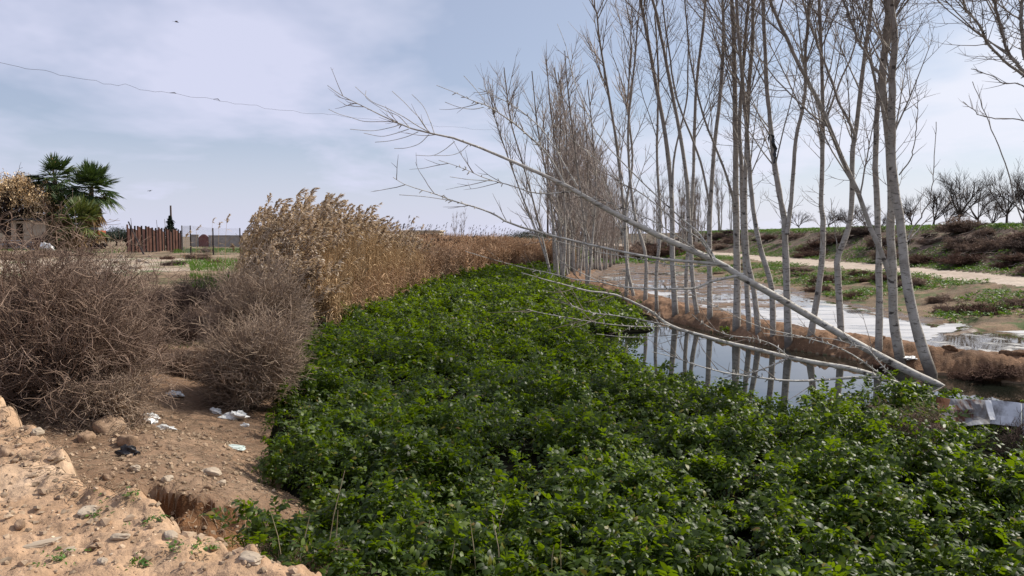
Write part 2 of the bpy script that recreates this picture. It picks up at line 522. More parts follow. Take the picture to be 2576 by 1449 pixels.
# ------------------------------------------------------------------ ground sheet, finer near the viewer, split into its named surfaces
az = np.concatenate([np.linspace(-178, -60, 90), np.linspace(-59.5, -38, 90), np.linspace(-37.9, 37.9, 860), np.linspace(38, 59.5, 90), np.linspace(60, 178, 90), [182.0]])
rr = np.concatenate([[0.3], np.geomspace(0.8, 3.0, 30), np.geomspace(3.03, 12, 230), np.geomspace(12.08, 40, 180), np.geomspace(40.4, 130, 110), np.geomspace(134, 2500, 40)])
AZ, RR = np.meshgrid(np.radians(az), rr)
GX = RR * np.sin(AZ); GY = RR * np.cos(AZ)
GZ, INF = hz_full(GX.ravel(), GY.ravel())
GZ = GZ.reshape(GX.shape)
Z = {k: v.reshape(GX.shape) for k, v in INF.items()}
cmid = lambda a: (a[:-1, :-1] + a[1:, :-1] + a[:-1, 1:] + a[1:, 1:]) / 4
fB, fw, fx, fm, fg = cmid(Z['dB']), cmid(Z['wl']), cmid(Z['xn']), cmid(Z['mm']), cmid(Z['gm'])
FX, FY = cmid(GX), cmid(GY)
jit = 0.35 * fbm(FX * 1.3, FY * 1.3, 3, 91)
zone = np.zeros(FX.shape, int)                                   # 0 ground
zone[(fm > 0.45)] = 1                                            # dirt heap
roadn = sdist([(-60, 33), (-24, 30), (-17, 31.5), (-14, 35), (-12, 42), (-14, 52), (-60, 60)], FX, FY)
zone[(fw > 0.5) & (fm <= 0.45) & (FY < 16) & (fB < 4.2 + 2 * jit)] = 9   # brown slope
zone[(fw > 0.5) & (fm <= 0.45) & (fg > 0.25)] = 10               # gully
zone[(fw > 0.5) & (roadn + 3 * jit < 0) & (fB > 3)] = 2          # dirt road and yard
zone[(fw <= 0.5) & (fB >= 0)] = 3                                # mud flat
zone[(fw <= 0.5) & (fB >= 0) & (fB < 1.75 + jit)] = 4            # bank
zone[(fw <= 0.5) & (fx > 13.9 + jit)] = 5                        # verge
zone[(fw <= 0.5) & (fx > 19.6 + 0.6 * jit)] = 6                  # path
zone[(fw <= 0.5) & (fx > 23.4 + 0.8 * jit)] = 7                  # embankment
zone[(fw <= 0.5) & (FY > 80) & (fx < 19)] = 5
zone[(fB < -0.12) | ((fw > 0.5) & (fB < 0))] = 8                                                 # bed of the ditch

M_ground = soilmat('pale_plain_soil', (0.13, 0.085, 0.052), (0.21, 0.147, 0.095), (0.31, 0.23, 0.16), 0.35, 7, 0.03, litter=(0.22, 0.165, 0.115), green=(0.05, 0.075, 0.02))
M_heap = soilmat('sandy_heap_soil', (0.30, 0.185, 0.108), (0.40, 0.265, 0.165), (0.49, 0.355, 0.24), 0.9, 9, 0.028)
M_road = soilmat('pale_road_dust', (0.27, 0.20, 0.14), (0.36, 0.285, 0.215), (0.45, 0.38, 0.31), 0.25, 4, 0.03, green=(0.07, 0.12, 0.03))
M_mud = soilmat('wet_mud', (0.085, 0.055, 0.036), (0.13, 0.085, 0.055), (0.19, 0.125, 0.08), 0.6, 6, 0.05, wet=0.25, litter=(0.16, 0.13, 0.09))
M_bank = soilmat('red_bank_soil', (0.10, 0.06, 0.036), (0.19, 0.108, 0.06), (0.29, 0.17, 0.10), 0.9, 7, 0.08)
M_verge = soilmat('verge_soil', (0.10, 0.075, 0.045), (0.17, 0.115, 0.07), (0.24, 0.165, 0.10), 0.5, 5, 0.07, litter=(0.2, 0.16, 0.11), green=(0.05, 0.09, 0.02))
M_path = soilmat('path_gravel', (0.33, 0.26, 0.20), (0.39, 0.32, 0.255), (0.45, 0.375, 0.305), 0.4, 5, 0.02)
M_emb = soilmat('embankment_soil', (0.08, 0.055, 0.040), (0.135, 0.092, 0.068), (0.20, 0.14, 0.10), 0.6, 5, 0.12, litter=(0.21, 0.165, 0.13), green=(0.05, 0.085, 0.02))
M_slope = soilmat('brown_slope_soil', (0.14, 0.083, 0.048), (0.205, 0.128, 0.078), (0.265, 0.178, 0.115), 0.8, 9, 0.03, litter=(0.2, 0.15, 0.11))
M_gully = soilmat('raw_gully_soil', (0.10, 0.047, 0.02), (0.175, 0.088, 0.04), (0.25, 0.14, 0.07), 1.5, 8, 0.06)
M_bed = simple('black_ditch_mud', (0.006, 0.006, 0.004), (0.012, 0.012, 0.008), 6, 1.0, 0.0, 0.3)
NAMES = ['ground', 'dirt_mound', 'dirt_road', 'mud_flat', 'mud_bank', 'verge', 'gravel_path', 'embankment', 'ditch_bed', 'dirt_slope', 'gully']
MATS = [M_ground, M_heap, M_road, M_mud, M_bank, M_verge, M_path, M_emb, M_bed, M_slope, M_gully]
nc = GX.shape[1]
ii, jj = np.meshgrid(np.arange(GX.shape[0] - 1), np.arange(nc - 1), indexing='ij')
QD = np.stack([ii * nc + jj, (ii + 1) * nc + jj, (ii + 1) * nc + jj + 1, ii * nc + jj + 1], -1)
VV = np.stack([GX, GY, GZ], -1).reshape(-1, 3)
for k, nm in enumerate(NAMES):
    q = QD[zone == k].reshape(-1, 4)
    if not len(q): continue
    u, inv = np.unique(q, return_inverse=True)
    o = MB().add(VV[u], inv.reshape(-1, 4)[:, ::-1]).build(nm, MATS[k])
    tag(o, kind='structure')


def flat_poly(name, poly, z, mat, n=6, amp=0.12, seed=0, kind='structure'):
    p = np.array(poly); out = []
    for a, b in zip(p, np.roll(p, -1, axis=0)):
        L = np.linalg.norm(b - a); k = max(3, int(L / 0.12))
        for t in np.linspace(0, 1, k, endpoint=False):
            out.append(a * (1 - t) + b * t)
    out = np.array(out)
    s = np.arange(len(out)) * 0.12
    nx = fbm(out[:, 0] * 1.1, out[:, 1] * 1.1, 4, seed, 0.65); ny = fbm(out[:, 0] * 1.1 + 40, out[:, 1] * 1.1, 4, seed + 5, 0.65)
    out = out + np.stack([nx, ny], 1) * amp
    tri = tessellate_polygon([[Vector((a, b, 0)) for a, b in out]])
    m = MB().add(np.column_stack([out, np.full(len(out), z)]), None, [t[::-1] for t in tri])
    o = m.build(name, mat, smooth=False)
    return tag(o, kind=kind)


# water in the ditch and in the hollows of the flat
t = NT('ditch_water')
v = t.coord((1, 1, 1)); f = t.noise(v, 5, 3, 0.5, 0.5)
b = t.bsdf((0.012, 0.014, 0.010), 0.015, 0.6, f, 0.05, 0.004, **{'IOR': 1.8})
M_water = t.done(b)
t = NT('shallow_puddle_water')
v = t.coord((1, 1, 1)); f = t.noise(v, 4, 3, 0.5, 0.5)
scum = t.ramp(t.noise(v, 0.9, 6, 0.7, 1.0), [(0.5, 0.0), (0.62, 1.0)])
c = t.mix(scum, (0.07, 0.055, 0.035), (0.42, 0.40, 0.36))
r = t.ramp(scum, [(0, 0.03), (1, 0.5)])
b = t.bsdf(c, r, 0.9, f, 0.06, 0.004, **{'IOR': 1.45})
M_pud = t.done(b)
t = NT('foam_and_sky_glare')
v = t.coord((1, 1, 1))
st_ = t.noise(t.coord((0.5, 1.6, 1)), 1.0, 7, 0.72, 0.6)
c = t.ramp(st_, [(0.34, (0.12, 0.11, 0.095)), (0.42, (0.34, 0.335, 0.33)), (0.60, (0.47, 0.467, 0.47))])  # matte white for foam and for sky glare on the water, both as colour
b = t.bsdf(c, t.ramp(st_, [(0.36, 0.06), (0.5, 0.55)]), 0.5, t.noise(v, 6, 5), 0.2, 0.01)
M_foam_glare = t.done(b)

PW = [(1.2, 21.5), (1.8, 16), (2.6, 11), (4, 10.3), (8, 10.6), (14, 11.4), (15, 12.6), (12.6, 13.7), (10, 15.2), (8.5, 17.8), (7.2, 19.8), (6.6, 22), (6, 24.5), (5.4, 27.4), (4.2, 27)]
o = flat_poly('pond_water', PW, 0.0, M_water, amp=0.0)
FW = [(5.4, 33), (6.9, 26), (8.4, 21.5), (9.8, 18.6), (11.5, 16.6), (15, 15), (24, 13), (24, 22), (17.5, 26), (15.5, 32), (15, 45), (15, 70), (11, 74), (8, 66), (6.2, 55), (5.0, 45)]
o = flat_poly('puddle_water', FW, 0.05, M_pud, amp=0.0)
o = flat_poly('foam_glare', FOAM_GLARE, 0.056, M_foam_glare, amp=0.5, seed=81)
for k, pts in enumerate([[(1000, 327), (1040, 329), (1045, 334), (1010, 333), (985, 330)], [(690, 303), (735, 300), (760, 303), (735, 307), (700, 308)], [(640, 292), (690, 289), (700, 293), (655, 296)], [(845, 300), (880, 303), (860, 305)]]):
    o = flat_poly('foam_glare', [tuple(G(u, v, .05)[:2]) for u, v in pts], 0.0565, M_foam_glare, amp=0.35, seed=90 + k)
# ------------------------------------------------------------------ the ditch's green water plants: pinnate glossy leaves
M_leaf = leafmat('glossy_marsh_leaf', [(0.0, (0.012, 0.024, 0.002)), (0.4, (0.027, 0.054, 0.003)), (0.75, (0.054, 0.094, 0.004)), (0.93, (0.095, 0.138, 0.008)), (0.975, (0.12, 0.135, 0.012)), (0.99, (0.19, 0.15, 0.02)), (1.0, (0.15, 0.09, 0.03))], 0.47, 0.32, 0.36, 0.7, (0.19, 0.29, 0.004))
M_weed = leafmat('bright_weed_leaf', [(0.0, (0.03, 0.075, 0.010)), (0.6, (0.055, 0.13, 0.014)), (1.0, (0.10, 0.18, 0.025))], 0.5, 0.35, 0.3, 0.4, (0.14, 0.26, 0.01))


def pinnate(mb, base, phi, elev, L, npair, lw, droop, rich=True):
    """arched leaf stalks carrying paired leaflets and one at the tip (all vectorised)"""
    N = len(base); M = npair * 2 + 1
    s = np.concatenate([np.repeat(np.linspace(0.34, 0.9, npair), 2), [1.0]])
    side = np.concatenate([np.tile([1, -1], npair), [0]])
    h = np.stack([np.cos(phi), np.sin(phi), 0 * phi], 1)
    S = s[None, :, None]
    hx = np.cos(elev)[:, None, None] * S
    vz = (np.sin(elev)[:, None] * s[None] - droop[:, None] * s[None] ** 2)
    pos = base[:, None, :] + L[:, None, None] * (hx * h[:, None, :])
    pos[..., 2] += L[:, None] * vz
    tz = np.sin(elev)[:, None] - 2 * droop[:, None] * s[None]
    T = h[:, None, :] * np.cos(elev)[:, None, None] + np.array([0, 0, 1.0]) * tz[..., None]
    T /= np.linalg.norm(T, axis=2, keepdims=True)
    Sd = np.stack([-h[:, 1], h[:, 0], 0 * phi], 1)[:, None, :] * np.ones((1, M, 1))
    roll = rng.normal(size=(N, M)) * 0.35 + rng.normal(size=(N, 1)) * 0.35
    Up = np.cross(T, Sd)
    Sr = Sd * np.cos(roll)[..., None] + Up * np.sin(roll)[..., None]
    sd_ = side[None, :, None]
    D = Sr * sd_ * 0.9 + T * np.where(sd_ == 0, 1.0, 0.45) + rng.normal(size=(N, M, 3)) * 0.12
    D /= np.linalg.norm(D, axis=2, keepdims=True)
    Wd = np.cross(D, Up + rng.normal(size=(N, M, 3)) * 0.25); Wd /= np.linalg.norm(Wd, axis=2, keepdims=True)
    Nn = np.cross(Wd, D)
    ll = lw[:, None] * (1.0 - 0.35 * np.abs(s[None] - 0.55)) * rng.uniform(0.75, 1.25, (N, M))
    ll = ll[..., None]; wd = ll * rng.uniform(0.40, 0.56, (N, M))[..., None]
    sag = rng.uniform(0.0, 0.35, (N, M))[..., None]
    cup = rng.uniform(0.05, 0.25, (N, M))[..., None]
    if rich:
        b = pos
        r1 = pos + D * ll * 0.3 + Wd * wd * 0.48 + Nn * wd * cup
        l1 = pos + D * ll * 0.3 - Wd * wd * 0.48 + Nn * wd * cup
        r2 = pos + D * ll * 0.68 + Wd * wd * 0.38 + Nn * (wd * cup - ll * sag * 0.35)
        l2 = pos + D * ll * 0.68 - Wd * wd * 0.38 + Nn * (wd * cup - ll * sag * 0.35)
        t_ = pos + D * ll - Nn * ll * sag
        V = np.stack([b, r1, l1, r2, l2, t_], 2).reshape(-1, 3)
        o = np.arange(N * M)[:, None] * 6
        mb.add(V, o + np.array([[1, 3, 4, 2]]), np.concatenate([o + np.array([[0, 1, 2]]), o + np.array([[3, 5, 4]])]))
    else:
        r1 = pos + D * ll * 0.45 + Wd * wd * 0.55 + Nn * wd * cup
        l1 = pos + D * ll * 0.45 - Wd * wd * 0.55 + Nn * wd * cup
        t_ = pos + D * ll - Nn * ll * sag
        V = np.stack([pos, r1, t_, l1], 2).reshape(-1, 3)
        o = np.arange(N * M)[:, None] * 4
        mb.add(V, o + np.array([[0, 1, 2, 3]]))
    return pos


def scatter(n, x0, x1, y0, y1):
    return rng.uniform(x0, x1, n), rng.uniform(y0, y1, n)


def canopy(x, y):
    wx = x + 0.3 * fbm(x * 1.5, y * 1.5, 2, 108); wy = y + 0.3 * fbm(x * 1.5, y * 1.5, 2, 109)
    bil = 1 - np.clip(np.abs(fbm(wx * 0.85, wy * 0.85, 2, 102)) * 2.4, 0, 1)
    z = 0.58 + 0.22 * fbm(x * 0.5, y * 0.5, 2, 101) - 0.50 * bil ** 2
    return np.maximum(z, 0.10)


def in_bed(x, y):
    dB = sdist(BASIN, x, y) + 0.22 * fbm(x * 1.4, y * 1.4, 3, 103)
    dW = sdist(POND, x, y) + 0.35 * fbm(x * 1.3, y * 1.3, 3, 104)
    k = (dB < 0.05) & (dW > 0.12) & (y < 68)
    bank_side = (x > np.interp(y, [0, 14, 26, 46, 60], [20, 8.6, 4.6, 2.2, 3.2]))
    # the pond's far shore stays open along the bank
    k &= ~((x > 5.35) & (y > 9.15) & (y < 10.5) & (rng.random(np.shape(x)) < 0.93))
    return k & ~((sdist(POND, x, y) < 0.7) & bank_side), dB, dW


mb = MB(); ST = MB()
holes = [(G(455, 388, .3)[:2], 0.55, 0.25), (G(400, 375, .3)[:2], 0.35, 0.2), (G(880, 470, .3)[:2], 0.5, 0.25), (G(780, 418, .3)[:2], 0.35, 0.2), (G(700, 520, .3)[:2], 0.28, 0.15)]
for (y0, y1, x0, x1, dens, nleaf, rich, npair, Lr, lwr) in [
        (4.0, 9.0, -3, 11, 15, 26, True, 5, (0.28, 0.46), (0.052, 0.090)),
        (9.0, 14.0, -5, 15, 11, 24, True, 4, (0.30, 0.50), (0.058, 0.098)),
        (14.0, 24.0, -6.5, 8, 7.5, 18, False, 3, (0.34, 0.55), (0.085, 0.13)),
        (24.0, 42.0, -7, 6, 4.5, 14, False, 3, (0.36, 0.58), (0.11, 0.17)),
        (42.0, 68.0, -6, 6, 3, 12, False, 2, (0.3, 0.55), (0.16, 0.24))]:
    n = int(dens * (x1 - x0) * (y1 - y0))
    x, y = scatter(n, x0, x1, y0, y1)
    k, dB, dW = in_bed(x, y)
    k &= np.abs(x / y) < 1.15
    # gaps: thinner where a slow noise dips, so water-dark hollows show
    thin = fbm(x * 0.9, y * 0.9, 3, 106)
    k &= (rng.random(n) < np.interp(thin, [-0.55, -0.25, 0.1], [0.45, 0.85, 1.0]))
    for (hx_, hy_), ra, rb in holes:
        k &= ~(((x - hx_) / ra) ** 2 + ((y - hy_) / (ra * 1.2)) ** 2 < 1)
    x, y, dB, dW = x[k], y[k], dB[k], dW[k]
    if y0 < 8:                                   # the tongue of green under the gully
        ex = np.array([(-2.15, 6.0), (-1.95, 5.85), (-1.7, 6.0), (-1.5, 5.75), (-1.85, 6.2), (-1.35, 6.1), (-2.0, 6.25), (-1.5, 6.35)])
        x = np.concatenate([x, ex[:, 0]]); y = np.concatenate([y, ex[:, 1]]); dB = np.concatenate([dB, np.full(len(ex), -.5)]); dW = np.concatenate([dW, np.full(len(ex), 3.)])
    # rosettes: every plant sends its leaves out from one crown, taller and lower plants mixed
    m = len(x); per = nleaf
    gs = rng.uniform(0.65, 1.25, m) * np.clip(0.6 + (-dB) * 0.7, 0.5, 1)
    zt = canopy(x, y) * np.clip(0.5 + dW * 0.7, 0.5, 1)
    ix = np.repeat(np.arange(m), per); n = len(ix)
    g = gs[ix]
    phi = rng.uniform(0, 2 * PI, n); q = rng.random(n)
    elev = np.interp(q, [0, 0.5, 1], [0.15, 0.75, 1.3])
    L = rng.uniform(*Lr, n) * g
    off = rng.normal(size=(n, 2)) * 0.045
    bz = np.maximum(hz(x, y), 0)[ix] * (dB[ix] > -0.2) + np.maximum(zt[ix] * g * (0.25 + 0.75 * q) - 0.45 * L * np.sin(elev), 0.02)
    base = np.stack([x[ix] + off[:, 0], y[ix] + off[:, 1], bz], 1)
    pinnate(mb, base, phi, elev, L, npair, rng.uniform(*lwr, n) * g ** 0.5, rng.uniform(0.3, 0.85, n), rich)
    if y1 <= 14:
        m = rng.random(n) < 0.25
        hh = np.stack([np.cos(phi), np.sin(phi), 0 * phi], 1)[m]
        b0 = base[m]; P = np.stack([b0 - [0, 0, 0.12], b0, b0 + L[m][:, None] * (hh * 0.45 + [0, 0, 0.25])], 1)
        mb.tubes(P, np.full(P.shape[:2], 0.0025), 3)
tag(mb.build('water_plant_bed', M_leaf), 'dense dark green glossy leafed water plants filling the ditch', 'plants', kind='stuff')
del mb

# ------------------------------------------------------------------ weeds on verge, embankment and yard
mb = MB()
def weeds(cond, x0, x1, y0, y1, dens, h, sc, seed):
    n = int(dens * (x1 - x0) * (y1 - y0))
    x, y = scatter(n, x0, x1, y0, y1)
    k = cond(x, y) & (np.abs(x / y) < 0.78)
    x, y = x[k], y[k]; n = len(x)
    if not n: return
    z = hz(x, y)
    pinnate(mb, np.stack([x, y, z + rng.uniform(0, h, n)], 1), rng.uniform(0, 2 * PI, n), rng.uniform(0.3, 1.2, n), rng.uniform(0.7, 1.3, n) * sc, 2, rng.uniform(0.5, 0.8, n) * sc, rng.uniform(0.2, 0.7, n), False)
pat = lambda x, y, s, f, th: fbm(x * f, y * f, 4, s, 0.6) > th
xnn = lambda x, y: x + 0.7 * fbm(x * 0.25, y * 0.12, 3, 11)
weeds(lambda x, y: (xnn(x, y) > 14.0) & (xnn(x, y) < 19.6) & pat(x, y, 201, 0.33, -0.02), 12, 21, 24, 75, 60, 0.10, 0.13, 1)
weeds(lambda x, y: (xnn(x, y) > 23.4) & (xnn(x, y) < 26.5) & pat(x, y, 202, 0.35, -0.3), 22, 28, 28, 80, 45, 0.08, 0.13, 2)
weeds(lambda x, y: (xnn(x, y) > 26) & (xnn(x, y) < 29.6) & pat(x, y, 203, 0.3, 0.1), 24, 31, 32, 110, 30, 0.08, 0.15, 3)
weeds(lambda x, y: (xnn(x, y) > 29.4) & (xnn(x, y) < 36) & pat(x, y, 204, 0.25, -0.55), 28, 37, 36, 130, 34, 0.14, 0.18, 4)
weeds(lambda x, y: (y > 72) & (x > 4) & (xnn(x, y) < 19) & pat(x, y, 205, 0.12, -0.25), 4, 20, 72, 110, 5, 0.15, 0.4, 5)
tag(mb.build('weeds', M_weed), 'low bright green weeds along the path and embankment top', 'weeds', kind='stuff')

mb = MB()
def grass(cond, x0, x1, y0, y1, dens, h, wdt):
    n = int(dens * (x1 - x0) * (y1 - y0))
    x, y = scatter(n, x0, x1, y0, y1)
    k = cond(x, y); x, y = x[k], y[k]; n = len(x)
    if not n: return
    b = np.stack([x, y, hz(x, y) - 0.01], 1)
    a = rng.uniform(0, PI, n); s = np.stack([np.cos(a), np.sin(a), 0 * a], 1) * (wdt * rng.uniform(0.6, 1.4, n))[:, None]
    t_ = b + np.stack([rng.normal(size=n) * 0.35 * h, rng.normal(size=n) * 0.35 * h, h * rng.uniform(0.5, 1.3, n)], 1)
    V = np.stack([b - s, b + s, t_ + s * 0.15, t_ - s * 0.15], 1).reshape(-1, 3)
    mb.add(V, np.arange(n)[:, None] * 4 + np.arange(4)[None])
gl = lambda th, f=0.12, sd_=211: (lambda x, y: pat(x, y, sd_, f, th) & (sdist(BASIN, x, y) > 4))
grass(lambda x, y: gl(-0.05)(x, y) & (x > -0.44 * y) & (x < -0.30 * y), -40, -12, 40, 92, 14, 0.22, 0.03)
grass(lambda x, y: gl(-0.1, 0.3, 212)(x, y) & (x > -0.42 * y) & (x < -0.28 * y), -20, -7, 24, 42, 60, 0.2, 0.014)
grass(lambda x, y: gl(0.2, 0.2, 213)(x, y), -75, -34, 70, 110, 3, 0.25, 0.05)
grass(lambda x, y: pat(x, y, 214, 0.5, 0.25) & (sdist(BASIN, x, y) > 2.0), -11, -4.5, 11, 24, 60, 0.10, 0.007)
tag(mb.build('grass', M_weed), 'patches of short green grass on the sandy ground', 'grass', kind='stuff')

# ------------------------------------------------------------------ reeds
M_stem = simple('dry_reed_stem', (0.30, 0.195, 0.10), (0.53, 0.375, 0.215), 1.3, 0.8, 0.2, 0, detail=3, island=0.35)
M_stem_red = simple('rusty_reed_stem', (0.29, 0.18, 0.105), (0.50, 0.335, 0.21), 0.8, 0.85, 0.2, 0, detail=3, island=0.35)
t = NT('reed_plume')
g = t.n('ShaderNodeNewGeometry')
c = t.ramp(g.outputs['Random Per Island'], [(0, (0.36, 0.27, 0.195)), (0.5, (0.55, 0.44, 0.33)), (1, (0.68, 0.58, 0.46))])
c = t.mix(1.0, c, t.ramp(t.noise(t.coord(), 2.2, 2), [(0.3, 0.55), (0.5, 1.0), (0.7, 1.15)]), 'MULTIPLY')
b = t.bsdf(c, 0.9, 0.1); tr = t.n('ShaderNodeBsdfTranslucent'); tr.inputs['Color'].default_value = (0.5, 0.36, 0.2, 1)
ms = t.n('ShaderNodeMixShader'); ms.inputs[0].default_value = 0.3
t.l(b.outputs[0], ms.inputs[1]); t.l(tr.outputs[0], ms.inputs[2])
M_plume = t.done(ms)


def strips(mb, p, d, L, wid, sag, K=4, taper=True):
    """ribbon leaves: p start, d direction, sagging under their weight"""
    N = len(p); s = np.linspace(0, 1, K)
    C = p[:, None] + d[:, None] * (L[:, None] * s[None])[..., None]
    C[..., 2] -= (L * sag)[:, None] * s[None] ** 2
    sd_ = np.cross(d, [0, 0, 1.0]) + rng.normal(size=d.shape) * 0.4
    sd_ /= np.linalg.norm(sd_, axis=1, keepdims=True) + 1e-9
    wv = (np.sin(np.pi * (0.12 + 0.86 * s)) if taper else np.ones(K))
    ww = wid[:, None] * wv[None]
    A = C + sd_[:, None] * ww[..., None]; B = C - sd_[:, None] * ww[..., None]
    V = np.stack([A, B], 2).reshape(-1, 3)
    o = (np.arange(N) * K * 2)[:, None, None] + (np.arange(K - 1) * 2)[None, :, None]
    mb.add(V, (o + np.array([0, 1, 3, 2])[None, None]).reshape(-1, 4))


def reeds(x, y, zt, stems, plumes, leafy=2.0, plume_p=0.6, lean=0.07, rad=0.007, psize=1.0, lw=0.013):
    n = len(x); zb = hz(x, y)
    h = np.maximum(zt - zb, 0.5) * rng.uniform(0.82, 1.04, n)
    a = rng.uniform(0, 2 * PI, n)
    ln = np.stack([np.cos(a), np.sin(a)], 1) * np.abs(rng.normal(size=n))[:, None] * lean + [0.05, 0]
    s = np.linspace(0, 1, 5)
    P = np.stack([x, y, zb], 1)[:, None] + np.zeros((n, 5, 3))
    P[..., 2] += h[:, None] * s[None]
    P[..., 0] += h[:, None] * ln[:, :1] * s[None] ** 1.7
    P[..., 1] += h[:, None] * ln[:, 1:] * s[None] ** 1.7
    stems.tubes(P, rad * (1 - 0.55 * s)[None] * rng.uniform(0.7, 1.3, n)[:, None], 3)
    m = int(n * leafy); i = rng.integers(0, n, m); tt = rng.uniform(0.15, 0.92, m)
    f = tt * 4; i0 = np.minimum(f.astype(int), 3); fr = (f - i0)[:, None]
    p = P[i, i0] * (1 - fr) + P[i, i0 + 1] * fr
    a = rng.uniform(0, 2 * PI, m); el = rng.uniform(0.5, 1.3, m)
    d = np.stack([np.cos(a) * np.cos(el), np.sin(a) * np.cos(el), np.sin(el)], 1)
    strips(stems, p, d, rng.uniform(0.25, 0.6, m) * psize, np.full(m, lw), rng.uniform(0.2, 1.1, m))
    if plumes is not None:
        w_ = np.where(rng.random(n) < plume_p)[0]
        nb = 30
        tip = P[w_, -1]; T = P[w_, -1] - P[w_, -2]; T /= np.linalg.norm(T, axis=1, keepdims=True)
        nod = np.array([1, -0.2, 0])[None] * rng.uniform(0.3, 1.3, len(w_))[:, None] + rng.normal(size=(len(w_), 3)) * [0.35, 0.35, 0.05]
        sz = rng.uniform(0.75, 1.2, len(w_)) * 0.40 * psize
        q = rng.uniform(0.0, 0.85, (len(w_), nb))
        axis = tip[:, None] + (T[:, None] * q[..., None] + nod[:, None] * 0.55 * (q ** 2)[..., None]) * sz[:, None, None] - np.array([0, 0, 1.0]) * (0.35 * q ** 3 * sz[:, None])[..., None]
        dd = T[:, None] * 0.75 + nod[:, None] * (0.25 + 0.8 * q)[..., None] + rng.normal(size=(len(w_), nb, 3)) * 0.28
        dd /= np.linalg.norm(dd, axis=2, keepdims=True)
        LL = sz[:, None] * rng.uniform(0.28, 0.5, (len(w_), nb)) * (1.15 - 0.6 * q)
        strips(plumes, axis.reshape(-1, 3), dd.reshape(-1, 3), LL.ravel(), np.repeat(sz, nb) * 0.05, rng.uniform(0.2, 0.8, LL.size), 4)


RL = np.array(LEFT)
def left_x(y):
    o_ = np.argsort(RL[4:, 1])
    return np.interp(y, RL[4:, 1][o_], RL[4:, 0][o_])

stems = MB(); plumes = MB()
n = 14500
y = 22.5 + (rng.random(n) ** 1.25) * 20; wdt = np.interp(y, [22, 26, 34, 43], [2.2, 5.2, 6.5, 6.5])
x = left_x(y) + 0.35 - wdt * rng.random(n) ** 1.2 + 0.2 * rng.normal(size=n)
k = x > -0.352 * y - 0.25 * rng.random(n) ** 2; x, y = x[k], y[k]
dd_ = left_x(y) + 0.3 - x
zt = np.interp(y, [22, 24.5, 27, 29, 31, 33, 36, 39, 43], [2.2, 3.4, 4.3, 4.4, 4.05, 3.7, 3.45, 3.25, 3.1]) + 0.25 * fbm(x * 0.6, y * 0.6, 3, 301)
zt = zt - np.interp(dd_, [-0.5, 0.2, 1.0, 3.5, 5.5, 6.5], [0.7, 0.4, 0.1, 0, 0.1, 0.3])
zt = zt - np.interp(x + 0.36 * y, [0, 0.5, 1.2, 2.2], [1.4, 0.9, 0.4, 0.0]) + rng.normal(size=len(x)) * 0.27 - 0.75
fr_ = rng.random(len(x)) < np.interp(left_x(y) + 0.3 - x, [0, 1.0, 2.5], [0.035, 0.085, 0.15])
reeds(x[fr_], y[fr_], zt[fr_] + 0.12, stems, plumes, 2.0, 1.0, 0.06, 0.0075, 1.45)
reeds(x[~fr_], y[~fr_], zt[~fr_] - 0.25, stems, None, 2.6, 0, 0.07, 0.0075, 1.1)
tag(stems.build('reed_stems', M_stem), 'tall tan dry reeds standing at the left edge of the ditch', 'reeds', kind='stuff')
tag(plumes.build('reed_plumes', M_plume), 'feathery beige plumes on top of the tall dry reeds', 'reed plumes', kind='stuff')

stems = MB(); plumes = MB()
n = 9000
y = 40 + rng.random(n) ** 1.1 * 30
x = left_x(np.minimum(y, 67)) + 0.5 - 7 * rng.random(n) ** 1.3
zt = 2.95 + 0.2 * fbm(x * 0.5, y * 0.3, 3, 305) - np.interp(left_x(np.minimum(y, 67)) - x, [-1, 0.3, 2], [1.1, 0.8, 0])
x2 = rng.uniform(-4, 5.5, 4200); y2 = 64.0 + rng.random(4200) * 6 + np.abs(x2 - 1) * 0.2
x = np.concatenate([x, x2]); y = np.concatenate([y, y2]); zt = np.concatenate([zt, 2.6 + 0.25 * fbm(x2 * 0.5, y2 * 0.5, 3, 306) - 0.9 * sstep(66, 64.5, y2)])
reeds(x, y, zt, stems, None, 3.5, 0, 0.10, 0.011, 1.3, 0.022)
i = rng.random(len(x)) < 0.03
reeds(x[i], y[i], zt[i] + rng.uniform(0.2, 0.9, i.sum()), stems, plumes, 0.3, 0.9, 0.05, 0.010, 0.62)
# a thin reddish fringe in front of the tall stand
n = 2600
y = rng.uniform(25, 44, n); x = left_x(y) + 0.6 - np.abs(rng.normal(size=n)) * 0.6
reeds(x, y, rng.uniform(0.7, 1.9, n), stems, None, 3.0, 0, 0.22, 0.007, 1.1, 0.012)
tag(stems.build('reed_thicket', M_stem_red), 'rust coloured dry reed thicket at the far end of the ditch', 'reeds', kind='stuff')
M_plume_d = simple('dark_reed_head', (0.07, 0.05, 0.038), (0.14, 0.10, 0.075), 2, 0.9, 0.1, 0, island=0.3)
tag(plumes.build('reed_heads', M_plume_d), 'small dark seed heads standing above the far reeds', 'reed heads', kind='stuff')

